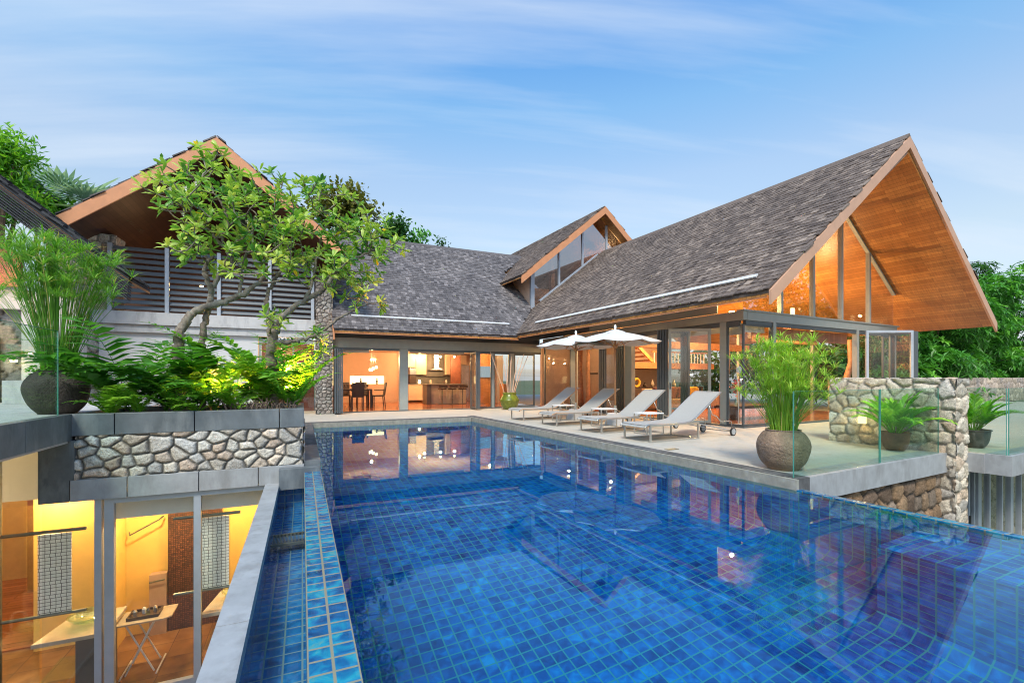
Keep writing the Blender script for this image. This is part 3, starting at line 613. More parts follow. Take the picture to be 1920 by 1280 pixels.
# tall upper gable behind, stepping up from the wing
UX, UZ, UYF, USL = 13.62, 9.1, 16.6, .82; UE = 9.2; ZUE = UZ-(UX-UE)*USL; UR = 2*UX-UE
up_ = Thing('clerestory_gable', 'small high gable with clerestory glass rising between the two grey roofs', 'house', (11, 17.05, 4.3), 'W')
slope_roof(up_, [(UE, UYF, ZUE), (UE, 26, ZUE), (UX, 26, UZ), (UX, UYF, UZ)], .22, 'shingle_brown', 'soffit_wood', 5, .18, wd=(.12, .22))
slope_roof(up_, [(UR, 26, ZUE), (UR, UYF, ZUE), (UX, UYF, UZ), (UX, 26, UZ)], .22, 'shingle_brown', 'soffit_wood', 6, .25, wd=(.15, .3))
rake(up_, (UE, UYF, ZUE), (UX, UYF, UZ+.01), .33, .05, 'fascia'); rake(up_, (UX, UYF, UZ+.01), (UR, UYF, ZUE), .33, .05, 'fascia')
UU = lambda x: UZ-.22-abs(x-UX)*USL; WR = lambda x: RZ+.02-abs(x-RX)*SL
fr = MB(); YD = 17.08; mx_ = [P(u, 500, YD, 'W')[0] for u in (1049, 1093, 1138)]
fr.box(9.95, YD, 4.15, 10.13, YD+.12, UU(10.0)); 
for x in mx_: fr.prism([(x-.04, YD, WR(x)-.1), (x+.04, YD, WR(x)-.1), (x+.04, YD, UU(x)), (x-.04, YD, UU(x))], (0, .1, 0))
fr.bar((10.13, YD+.05, 4.32), (10.45, YD+.05, 4.40), .1, .07); fr.bar((10.4, YD+.02, WR(10.4)+.08), (13.6, YD+.02, WR(13.6)+.06), .1, .07)
gf = up_.part('clerestory_window', fr, 'frame_pale')
up_.part('pane', MB().prism([(10.13, YD+.05, 4.3), (13.62, YD+.05, WR(13.62)-.2), (17.2, YD+.05, WR(17.2)), (UX+3, YD+.05, UU(UX+3)), (UX, YD+.05, UU(UX)), (10.13, YD+.05, UU(10.13))], (0, .008, 0)), 'glass_sky', gf)
mb = MB(); mb.prism([(9.95, YD+.1, 4.1), (9.95, 20, 6.0), (9.95, 20, UU(9.95)), (9.95, YD+.1, UU(9.95))], (.1, 0, 0)); up_.part('side_wall', mb, 'wall_warm')
mb = MB(); mb.box(10.2, 20.9, 4.0, 17.4, 21.05, 6.0); mb.box(11.9, 18.5, 4.5, 12.1, 18.7, 7); up_.part('back_wall', mb, 'wall_warm')
# ------------------------------------------------------------------ dining house (left facade)
LE, LZ = 15.7, 2.79
dh = Thing('dining_pavilion', 'low house with grey shake roof, glass doors open to dining room and kitchen', 'house', (4, 16.9, 0))
p_a, p_b, p_c = w2(8.3, 15.27), w2(9.9, 17.0), w2(9.9, 19.6); kk = .79
slope_roof(dh, [(.93, LE, LZ), (p_a[0], LE, LZ), (p_b[0], p_b[1], LZ+(p_b[1]-LE)*kk), (p_c[0], p_c[1], LZ+(p_c[1]-LE)*kk), (10.7, 21.75, LZ+6.05*kk), (.93, 21.75, LZ+6.05*kk)], .26, 'shingle_blue', 'soffit_wood', 8, .165)
slope_roof(dh, [(10.7, 27.8, LZ), (.93, 27.8, LZ), (.93, 21.75, LZ+6.05*kk), (10.7, 21.75, LZ+6.05*kk)], .26, 'shingle_blue', 'soffit_wood', 9, .4, wd=(.3, .5))
mb = MB(); mb.prism([(.93, 21.6, LZ+6.05*kk-.05), (.93, 21.9, LZ+6.05*kk-.05), (.93, 21.75, LZ+6.05*kk+.1)], (9.6, 0, 0), .35); dh.part('ridge_cap', mb, 'shingle_blue')
mb = MB(); mb.box(.93, LE+.01, LZ-.13, 7.5, LE+.03, LZ-.10); dh.part('eave_board', mb, 'fascia')
rake(dh, (.90, LE, LZ), (.90, 21.75, LZ+6.05*kk), .34, .04, 'fascia')
by = LE+.55; mb = MB(); mb.bar((1.5, by, LZ+.55*kk+.10), (7.35, by, LZ+.55*kk+.10), .03, .075, up=(0, .75, .66)); dh.part('gutter_bar', mb, 'flashing')
for k in range(6): x = 1.9+k; dh.part('bracket', MB().box(x-.02, by, LZ+.5*kk, x+.02, by+.05, LZ+.62*kk+.05), 'steel')
mb = MB(); mb.box(3.95, LE+.02, LZ-.06+.1, 4.15, LE+.09, LZ+.12); dh.part('floodlight', mb, 'black_metal'); 
FYL = 16.9
mb = MB(); mb.box(.93, FYL-.02, 2.28, 9.1, FYL+.16, 2.62); dh.part('beam', mb, 'frame_grey'); dh.part('upper_wall', MB().box(.93, 17.0, 2.621, 9.1, 17.1, 3.55), 'frame_dark')
mb = MB(); mb.box(.93, FYL, 2.20, 9.1, FYL+.12, 2.275); mb.box(.93, FYL-.05, 0., 9.1, FYL+.1, .03); dh.part('track', mb, 'frame_dark')
X_ = lambda u: P(u, 700, FYL)[0]
posts(dh, [(X_(749), FYL-.03, X_(765), FYL+.16, 2.275), (X_(890), FYL-.03, X_(895), FYL+.12, 2.2), (X_(922), FYL, X_(927), FYL+.08, 2.2), (X_(955), FYL-.02, X_(964), FYL+.1, 2.2)])
for k in range(4): leaf_panel(dh, (.99+.07*k, FYL-.78), (.99+.07*k, FYL-.02), z1=2.2, fw=.05)
for k in range(3): leaf_panel(dh, (X_(882)+.06*k, FYL-.72), (X_(882)+.06*k, FYL-.02), z1=2.2, fw=.06)
leaf_panel(dh, (X_(895), FYL+.04), (X_(922), FYL+.04), z1=2.2, fw=.03); leaf_panel(dh, (X_(927), FYL+.04), (X_(955), FYL+.04), z1=2.2, fw=.03)
leaf_panel(dh, (X_(964), FYL+.04), (X_(1003), FYL+.04), z1=2.2, fw=.06)
dh.part('pillar', stone_box(MB(), (.44, 16.55, 0), (.90, 17.1, 4.6), .13, faces='-x-y+x', depth=.04, tints=[(.36, .35, .33), (.42, .38, .35), (.33, .30, .28)], seed=51, gap=.01, mortar=(.16, .15, .14)), 'stone', smooth=True)
dh.part('floor', MB().box(.95, FYL+.1, .006, 9.1, 23.0, .028), 'floor_wood')
mb = MB(); mb.box(.93, 22.9, .03, 1.55, 23.05, 2.62); mb.box(1.55, 22.9, .03, 3.95, 23.05, .92); mb.box(1.55, 22.9, 1.32, 3.95, 23.05, 2.62); mb.box(1.55, 22.9, .92, 2.05, 23.05, 1.32); mb.box(3.66, 22.9, .92, 3.95, 23.05, 1.32)
mb.box(.78, FYL+.2, .03, .93, 23.05, 2.62); mb.box(3.95, 22.9, .03, 9.1, 23.05, 2.62)
dh.part('inner_wall', mb, 'wall_warm')
dh.part('wall_niche', MB().box(2.05, 23.15, .92, 3.66, 23.2, 1.32), 'lamp_niche')
dh.part('ceiling', MB().box(.93, FYL+.17, 2.45, 9.1, 23.05, 2.52), 'wall_warm')
mb = MB(); mb.box(4.1, 18.4, .03, 4.2, 18.5, 2.4); 
dh.part('blind', MB().box(.99, 17.15, 2.12, 2.2, 17.2, 2.25), 'blind_cloth'); dh.part('blind', MB().box(3.66, 17.15, 2.15, 5.8, 17.2, 2.24), 'blind_cloth')
dh.part('tall_panel', MB().box(7.3, 19.6, .03, 8.1, 19.7, 2.44), 'tv_wood'); dh.part('screen', MB().box(7.35, 19.52, 1.25, 8.05, 19.59, 1.75), 'screen_grey')
dh.part('door_panel', MB().box(6.6, 21.5, .03, 7.1, 21.6, 2.3), 'dark_red_wood')
# ------------------------------------------------------------------ left block with louvres
LB = Thing('louvred_house', 'two storey house with orange fascia gable, grey louvre balcony and pale concrete base', 'house', (-2.3, 16.9, 0))
GA, GZ, GS, GYF = -2.2, 8.0, .80, 15.2
gE = (GA-3.55, GZ-3.55*GS); gR = (GA+3.6, GZ-3.6*GS)
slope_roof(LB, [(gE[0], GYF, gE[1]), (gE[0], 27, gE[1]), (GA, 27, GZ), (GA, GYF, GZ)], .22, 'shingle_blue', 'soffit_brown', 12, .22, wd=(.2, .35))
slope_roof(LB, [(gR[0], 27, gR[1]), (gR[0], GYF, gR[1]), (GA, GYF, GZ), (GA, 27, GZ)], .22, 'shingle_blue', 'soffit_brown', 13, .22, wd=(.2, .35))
rake(LB, (gE[0], GYF, gE[1]), (GA, GYF, GZ), .38, .05, 'fascia'); rake(LB, (GA, GYF, GZ), (gR[0], GYF, gR[1]), .38, .05, 'fascia')
mb = MB(); mb.box(-5.4, 16.65, 2.78, .40, 17.0, 3.15); mb.box(-5.35, 16.72, 2.55, .38, 17.0, 2.775); LB.part('parapet', mb, 'concrete')
mb = MB(); mb.box(-5.3, 16.82, 0, -1.30, 17.05, 2.55); LB.part('wall', mb, 'concrete_pale')
mb = MB(); mb.box(-1.27, 16.8, 2.35, .38, 16.9, 2.48); mb.box(-1.27, 16.82, 0, -1.2, 16.9, 2.35); mb.box(-.3, 16.82, 0, -.25, 16.9, 2.35); fr = LB.part('window', mb, 'frame_grey')
LB.part('pane', MB().box(-1.2, 16.85, 0, .38, 16.86, 2.35), 'glass', fr)
mb = MB(); mb.box(-1.6, 18.4, 0, .4, 18.5, 2.5); LB.part('inner_wall', mb, 'dark_red_wood')
lp = [P(u, 520, 16.8)[0] for u in (207, 314, 411, 506, 586)]
for x in lp: LB.part('louvre_post', MB().box(x-.05, 16.72, 3.151, x+.05, 16.86, 5.10), 'frame_pale')
for a, b in zip(lp[:-1], lp[1:]):
    mb = MB()
    for k in range(11): z = 3.27+k*.172; mb.obox(((a+b)/2, 16.80, z), ((b-a)/2-.055, 0, 0), (0, .045, .055), (0, -.008, .0075))
    LB.part('louvre', mb, 'louvre_grey')
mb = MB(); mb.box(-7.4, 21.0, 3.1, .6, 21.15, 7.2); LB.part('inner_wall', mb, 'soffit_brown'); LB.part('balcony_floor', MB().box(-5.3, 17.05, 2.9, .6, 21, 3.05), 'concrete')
LB.part('steel_column', MB().box(-5.55, 17.3, 3.2, -5.25, 17.5, 6.2), 'frame_pale')
LB.part('stone_pier', stone_box(MB(), (-6.2, 17.0, 0), (-5.0, 17.7, 5.35), .28, faces='-x-y+x+z', depth=.05, seed=61, mortar=(.2, .19, .17)), 'stone', smooth=True)
# ------------------------------------------------------------------ near left house
NL = Thing('terrace_house', 'house at the far left with dark layered shake roof over an orange soffit', 'house', (-6, 12, .72))
q0, q1 = P(242, 520, 11.), P(0, 340, 11.); dz = (q1[2]-q0[2])/(q1[0]-q0[0]); xx = -14
slope_roof(NL, [(q0[0], 11., q0[2]), (q0[0], 12.3, q0[2]), (xx, 12.3, q0[2]+(xx-q0[0])*dz), (xx, 11., q0[2]+(xx-q0[0])*dz)], .22, 'shingle_black', 'soffit_wood', 15, .14, wd=(.1, .2))
mb = MB()
for k in range(9):
    o_ = np.array((0, -.02-.012*k, -.02-.05*k)); a_ = np.array((q0[0], 11, q0[2])); b_ = np.array((xx, 11., q0[2]+(xx-q0[0])*dz)); mb.prism([a_+o_, b_+o_, b_+o_-(0, 0, .03), a_+o_-(0, 0, .03)], (0, .2, 0), tone=.25+.13*(k % 3))
NL.part('rake_courses', mb, 'shingle_black')
mb = MB(); mb.box(-12, 12.6, .72, -5.35, 12.9, 2.55); NL.part('wall', stone_box(MB(), (-12, 12.4, .72), (-5.05, 12.9, 2.55), .35, faces='-y', depth=.04, tints=GREYS, seed=71, res=.05), 'stone', smooth=True)
NL.part('concrete_wall', MB().box(-5.03, 12.2, .722, -4.2, 12.7, 2.9), 'concrete'); NL.part('lintel', MB().box(-12, 12.2, 2.56, -5.04, 12.95, 2.98), 'concrete')
NL.part('upper_wall', MB().prism([(-5.0, 12.1, 2.98), (-5.0, 12.1, 3.6), (-13, 12.1, 3.6-8*dz), (-13, 12.1, 2.98)], (0, .1, 0)), 'wall_boards')
NL.part('low_block', MB().box(-5.05, 11.6, .722, -4.35, 12.19, 1.16), 'concrete')
fr = NL.part('doorway', MB().box(-6.5, 12.3, .722, -5.4, 12.36, 2.0), 'frame_dark')
# ------------------------------------------------------------------ bathroom house, below
BF = -2.85
bt = Thing('bathroom_house', 'glazed bathroom below the planter with ochre walls and slate floor', 'house', (-2, PY, BF))
mb = MB(); mb.box(-9, 4.2, BF-.12, -.46, 14, BF); bt.part('floor', mb, 'slate_floor')
mb = MB()
for a, b in ((-2.33, -2.26), (-2.235, -2.14), (-1.31, -1.23)): mb.box(a, PY-.0, BF, b, PY+.08, -.292)
mb.box(-2.139, PY+.003, BF, -.47, PY+.077, BF+.09); mb.box(-2.139, PY+.003, -.36, -.47, PY+.077, -.293)
fr = bt.part('window', mb, 'frame_pale')
for a, b in ((-2.14, -1.31), (-1.23, -.47)): bt.part('pane', MB().box(a, PY+.035, BF+.09, b, PY+.043, -.36), 'glass', fr)
fr = bt.part('side_window', MB().box(-2.83, 4.2, BF, -2.80, PY-.06, BF+.05), 'frame_pale'); bt.part('pane', MB().box(-2.82, 4.2, BF+.05, -2.812, PY-.045, .41), 'glass', fr)
bt.part('pane', MB().box(-2.82, PY+.03, BF, -2.33, PY+.038, -.3), 'glass', fr)
mb = MB(); mb.box(-3.62, 9.1, BF, -2.95, 9.25, .3); mb.box(-2.95, 9.05, BF, -1.96, 9.25, .3); mb.box(-1.22, 9.05, BF, -.46, 9.25, .3); bt.part('wall', mb, 'wall_yellow')
mb = MB(); mb.box(-2.95, 8.2, BF, -2.85, 9.05, .3); mb.box(-2.28, 8.55, BF, -2.2, 9.05, .3) ; bt.part('side_wall', MB().box(-2.62, 8.3, BF, -2.52, 9.04, .3), 'wall_yellow')
bt.part('mosaic_panel', MB().box(-1.96, 8.95, BF, -1.22, 9.2, .3), 'mosaic_brown')
bt.part('reflection_panel', MB().box(-8, 8.2, -.42, -.46, 8.28, .41), 'white_paint'); bt.part('blind_box', MB().box(-2.3, 7.50, -.62, -.47, 7.56, -.3), 'white_paint')  # wide white panel added in place of the sky reflection in the side glass
bt.part('ceiling', MB().box(-9, 7.5, .32, -.3, 14, .40), 'white_paint')
mb = MB(); mb.box(-9, 12.5, BF, -3, 12.7, .3); mb.box(-5.9, 9.8, BF, -4.75, 10.0, .3); bt.part('corridor_wall', mb, 'wall_ochre')
bt.part('corridor_door', MB().box(-4.7, 11.6, BF, -3.9, 11.7, .1), 'dark_red_wood'); bt.part('corridor_floor', MB().box(-9, 9.26, BF+.002, -3.3, 12.5, BF+.02), 'floor_wood')
bt.part('end_wall', MB().box(-.46, PY+.1, BF, -.32, 9.3, .3), 'wall_yellow')
bt.part('low_wall', MB().box(-2.19, 8.9, BF, -1.97, 9.03, BF+.95), 'wall_taupe')
bt.part('towel_rail', MB().tube([(-2.45, 8.95, -1.20), (-2.42, 8.85, -1.22), (-2.05, 8.85, -1.02), (-2.02, 8.95, -1.0)], .012, 6), 'steel_dark')

# ================================================================== FURNITURE ON THE DECK
def make_lounger(label, rail='steel', cloth='sling'):
    t = Thing('sun_lounger', label, 'sun lounger', (0, 0, 0), group='mesh sun loungers in a row beside the pool')
    prof = [(-.13, .285), (-.09, .325), (0, .345), (.25, .335), (.6, .325), (.95, .335), (1.12, .36), (1.25, .43), (1.5, .60), (1.75, .77), (1.93, .89), (2.0, .925)]
    hw = .315; V = []
    ns = 7; m = len(prof)
    for k, dz_ in ((0, 0.), (1, -.006)):
        for i, (x, z) in enumerate(prof):
            for j in range(ns):
                y = -hw+2*hw*j/(ns-1); sag = .012*(1-(y/hw)**2)*math.sin(math.pi*i/(m-1)); V.append((x, y, z-sag+dz_))
    Fc = []
    for i in range(m-1):
        for j in range(ns-1):
            a = i*ns+j; Fc.append((a, a+1, a+ns+1, a+ns)); b = a+m*ns; Fc.append((b, b+ns, b+ns+1, b+1))
    t.part('sling', MB().add(V, Fc), cloth, smooth=True)
    for s in (-1, 1):
        t.part('side_rail', MB().tube([(x, s*.33, z-.012) for x, z in prof], .013, 6), rail, smooth=True)
    mb = MB(); mb.bar((-.09, -.33, .315), (-.09, .33, .315), .022); mb.bar((1.98, -.33, .905), (1.98, .33, .905), .022); mb.bar((1.12, -.33, .33), (1.12, .33, .33), .022); t.part('cross_bar', mb, 'steel')
    for s in (-1, 1):
        y = s*.35; mb = MB(); mb.bar((0, y, 0), (0, y, .32), .03); mb.bar((0.015, y, .012), (1.27, y, .012), .022); mb.bar((1.28, y, 0), (1.28, y, .30), .03); mb.bar((0.01, y, .31), (1.30, y, .31), .028); t.part('leg_frame', mb, 'steel')
    mb = MB(); mb.bar((1.28, -.34, .012), (1.28, .34, .012), .022); t.part('floor_bar', mb, 'steel')
    for s in (-1, 1):
        y = s*.33; mb = MB(); mb.tube([(1.28, y, .30), (1.7, y, .22), (2.28, y, .11)], .012, 6); t.part('rear_strut', mb, 'steel')
        mb = MB(); mb.tube([(1.62, y, .64), (1.72, y, .46), (1.85, y, .42), (1.95, y, .33), (2.02, y, .30), (2.25, y, .31), (2.31, y, .29), (2.32, y, .12)], .011, 6); t.part('push_handle', mb, 'steel', smooth=True)
        mb = MB(); mb.tube([(2.30, y+s*.03, .085), (2.30, y+s*.06, .085)], .085, 20); w_ = t.part('wheel', mb, 'black_metal')
        mb = MB(); mb.tube([(2.30, y+s*.028, .085), (2.30, y+s*.0635, .085)], .062, 20); t.part('hub', mb, 'granite_light', w_)
    t.part('axle', MB().bar((2.3, -.33, .085), (2.3, .33, .085), .02), 'steel')
    return t.o
lg = make_lounger('nearest sun lounger, beside the tall grass pot, plain grey sling')
lg.location = w2(6.24, 6.65); lg.rotation_euler = (0, 0, TH)
copy_thing(lg, w2(6.30, 8.16), TH+.035, 'grey sun lounger second from the tall grass pot, right of the nearer parasol pole')
lw = make_lounger('sun lounger with warm wooden edge, standing between the two parasol poles', 'sling_wood')
lw.location = w2(6.30, 9.88); lw.rotation_euler = (0, 0, TH-.02)
copy_thing(lw, w2(6.28, 11.55), TH+.02, 'farthest sun lounger, wooden edge, nearest the green pot of sticks')

def make_umbrella(label):
    t = Thing('parasol', label, 'parasol', (0, 0, 0), group='off-white parasols over the loungers')
    n = 8; Rr = 1.17; zt, ze = 2.42, 2.13; V = [(0, 0, zt)]; rings = 7; sub = 4; K = n*sub; F_ = []
    for i in range(1, rings+1):
        f = i/rings
        for k in range(K):
            a = 2*math.pi*(k+.5*sub)/K; ph = (k % sub)/sub; mid = math.sin(ph*math.pi)
            chord = math.cos(math.pi/n)/math.cos((ph-.5)*2*math.pi/n)
            r = Rr*f*chord*(1 if i < rings else 1-.02*mid); z = zt-(zt-ze)*(f**1.15)-.035*f*mid*1.2+(.02*math.sin(f*math.pi))
            V.append((r*math.cos(a), r*math.sin(a), z))
    for k in range(K): F_.append((0, 1+k, 1+(k+1) % K))
    for i in range(rings-1):
        for k in range(K): a = 1+i*K+k; b = 1+i*K+(k+1) % K; F_.append((a, a+K, b+K, b))
    V2 = [(x, y, z-.006) for x, y, z in V]; nV = len(V); F2 = [tuple(i+nV for i in f[::-1]) for f in F_]
    cn = t.part('canopy', MB().add(V+V2, F_+F2), 'canvas', smooth=True)
    mb = MB(); mb.lathe([(.30, zt-.055), (.22, zt-.01), (.1, zt+.03), (.02, zt+.045)], k=16); t.part('vent_cap', mb, 'canvas', cn, smooth=True)
    t.part('finial', MB().lathe([(.03, zt+.04), (.025, zt+.07), (.035, zt+.10), (.028, zt+.14), (.005, zt+.18)], k=12), 'white_paint', smooth=True)
    t.part('pole', MB().tube([(0, 0, .3), (0, 0, zt)], .024, 12), 'teak', smooth=True)
    t.part('runner', MB().lathe([(.03, 1.98), (.06, 2.0), (.06, 2.07), (.03, 2.09)], k=12), 'teak')
    for k in range(n):
        a = 2*math.pi*(k+.5)/n; c, s = math.cos(a), math.sin(a)
        rb = t.part('rib', MB().bar((.03*c, .03*s, zt-.03), (Rr*.97*c, Rr*.97*s, ze-.015), .018), 'teak')
        t.part('strut', MB().bar((.05*c, .05*s, 2.03), (.62*c, .62*s, 2.245), .015), 'teak', rb)
    mb = MB(); q = .2; mb.add([(-q, -q, 0), (q, -q, 0), (q, q, 0), (-q, q, 0), (-q*.72, -q*.72, .3), (q*.72, -q*.72, .3), (q*.72, q*.72, .3), (-q*.72, q*.72, .3)], [(3, 2, 1, 0), (4, 5, 6, 7), (0, 1, 5, 4), (1, 2, 6, 5), (2, 3, 7, 6), (3, 0, 4, 7)])
    t.part('base', mb, 'concrete_pale', bevel=.01); t.part('sleeve', MB().tube([(0, 0, .3), (0, 0, .5)], .035, 12), 'steel')
    return t.o
um = make_umbrella('nearer off-white parasol, on the right of the overlapping pair')
um.location = w2(7.9, 9.22); um.rotation_euler = (0, 0, .3)
copy_thing(um, w2(7.85, 10.88), .1, 'farther off-white parasol, left of and behind the other parasol')

def make_table(label):
    t = Thing('side_table', label, 'side table', (0, 0, 0), group='small steel side tables between the loungers')
    t.part('table_top', MB().box(-.25, -.2, .43, .25, .2, .452), 'white_paint', bevel=.004)
    for x in (-.24, .24):
        for y in (-.19, .19): t.part('leg', MB().box(x-.011, y-.011, 0, x+.011, y+.011, .43), 'steel')
    [t.part('floor_bar', MB().bar((x, -.18, .012), (x, .18, .012), .018), 'steel') for x in (-.24, .24)]; return t.o
st = make_table('small white topped side table between the two grey loungers'); st.location = w2(7.3, 7.42); st.rotation_euler = (0, 0, TH)
copy_thing(st, w2(7.35, 9.0), TH, 'small white topped side table near the pole of the nearer parasol')
copy_thing(st, w2(7.3, 10.72), TH, 'small white topped side table between the two wooden-edged loungers')
mb = MB(); mb.tube([(0, 0, 0), (0, 0, .02)], .13, 20)
t = Thing('standing_lamp', 'thin white curved standing lamp behind the corner glass', 'lamp', (10.42, 7.5, .03), 'W')
t.part('foot', MB().lathe([(.0, .0), (.15, .0), (.15, .015), (.02, .03)], (10.42, 7.5, .03), 20), 'white_paint'); 
t.part('stem', MB().tube([(10.42, 7.5, .04), (10.42, 7.5, .9), (10.40, 7.5, 1.1), (10.34, 7.5, 1.22), (10.35, 7.5, 1.35)], .014, 8), 'white_paint', smooth=True)
t.part('head', MB().tube([(10.35, 7.42, 1.42), (10.35, 7.46, 1.42)], .085, 18), 'white_paint')
for i, (x, y, lb) in enumerate(((5.98, 5.55, 'small dark drain grille in the deck near the nearest lounger'), (11.0, 5.0, 'small dark drain grille in the deck near the rubble wall'))):
    single('deck_drain', MB().box(x-.12, y-.05, .0045, x+.12, y+.05, .009), 'steel_dark', lb, 'drain', 'floor drains in the pebble deck', org=(x, y, 0), frame='W')

# ------------------------------------------------------------------ glass balustrades
def rail_panel(label, a, b, z0, z1, frame, group='frameless glass balustrade panels'):
    a3, b3 = np.array(a+(0.,)), np.array(b+(0.,)); org = tuple((a3+b3)/2+np.array((0, 0, z0)))
    t = Thing('glass_balustrade', label, 'glass railing', org, frame, group=group); up = np.array((0, 0, 1.))
    t.part('pane', MB().bar(a3+up*(z0+z1)/2, b3+up*(z0+z1)/2, .014, z1-z0), 'glass_rail')
    d = (b3-a3)/np.linalg.norm(b3-a3)
    t.part('edge', MB().bar(a3+up*z0-d*.004, a3+up*z1-d*.004, .013, .006, up=d), 'glass_green_edge'); t.part('edge', MB().bar(b3+up*z0+d*.004, b3+up*z1+d*.004, .013, .006, up=d), 'glass_green_edge')
    t.part('top_edge', MB().bar(a3+up*(z1+.002), b3+up*(z1+.002), .013, .004), 'glass_green_edge')
rail_panel('clear glass balustrade panel at the deck corner in front of the large grass pot', (5.56, 3.27), (7.58, 3.27), .005, 1.04, 'W')
rail_panel('clear glass balustrade panel in front of the terracotta palm pot', (7.62, 3.27), (9.44, 3.27), .005, 1.04, 'W')
rail_panel('short glass balustrade panel in front of the slate coloured palm pot', (10.10, 3.22), (10.10, 2.68), .005, 1.04, 'W')
rail_panel('glass balustrade panel running off the right edge of the picture', (10.13, 2.66), (13.2, 2.66), .005, 1.04, 'W')
rail_panel('glass balustrade panel in front of the dark round pot on the upper terrace', (-2.60, 7.06), (-2.60, 3.2), .767, 1.75, '')

# ================================================================== PLANTS
def frames(dirs, ups=None, roll=None):
    """rotation matrices whose local x runs along dirs and z near ups"""
    d = np.asarray(dirs, float); d = d/(np.linalg.norm(d, axis=1)[:, None]+1e-9); u = np.tile([0, 0, 1.], (len(d), 1)) if ups is None else np.asarray(ups, float)
    y = np.cross(u, d); bad = np.linalg.norm(y, axis=1) < 1e-3; y[bad] = np.cross([1., 0, 0], d[bad]); y /= np.linalg.norm(y, axis=1)[:, None]; z = np.cross(d, y)
    if roll is not None:
        c, s = np.cos(roll)[:, None], np.sin(roll)[:, None]; y, z = c*y+s*z, -s*y+c*z
    return np.stack([d, y, z], axis=2)
LEAF = ([(0, 0, 0), (.35, .16, -.02), (.75, .2, -.04), (1, 0, -.12), (.75, -.2, -.04), (.35, -.16, -.02), (.4, 0, .05), (.75, 0, .02)], [(0, 6, 1), (1, 6, 7, 2), (2, 7, 3), (0, 5, 6), (5, 4, 7, 6), (4, 3, 7)])
BLADE = ([(0, .03, 0), (.5, .045, .03), (1, 0, -.08), (.5, -.045, .03), (0, -.03, 0)], [(0, 4, 3, 1), (1, 3, 2)])
QL = ([(0, 0, 0), (.45, .28, .03), (1, 0, -.06), (.45, -.28, .03)], [(0, 3, 2, 1)])
def leaves(mb, tmpl, pos, dirs, size, tone, roll=None, wid=1.):
    M = frames(dirs, roll=roll); sz = np.asarray(size, float)[:, None, None]; M = M*sz; M[:, :, 1] *= wid; mb.inst(tmpl[0], tmpl[1], M, np.asarray(pos, float), tone)
def pot_lathe(prof, c, k=36, wob=.012, seed=1):
    pf = np.array(prof, float); fine = []
    for i in range(len(pf)-1):
        p0, p1, p2, p3 = pf[max(i-1, 0)], pf[i], pf[i+1], pf[min(i+2, len(pf)-1)]
        for x in (0, .25, .5, .75): fine.append(.5*((2*p1)+(-p0+p2)*x+(2*p0-5*p1+4*p2-p3)*x*x+(-p0+3*p1-3*p2+p3)*x**3))
    fine.append(pf[-1]); prof = [(max(0, a), b) for a, b in fine]; k = 64
    mb = MB().lathe(prof, c, k); rg = np.random.default_rng(seed); V = mb.V[0]; r = V-np.array(c); a = np.arctan2(r[:, 1], r[:, 0]); s = 1+wob*np.sin(3*a+r[:, 2]*9)+wob*.6*np.sin(7*a-r[:, 2]*14); V[:, 0] = c[0]+r[:, 0]*s; V[:, 1] = c[1]+r[:, 1]*s; return mb
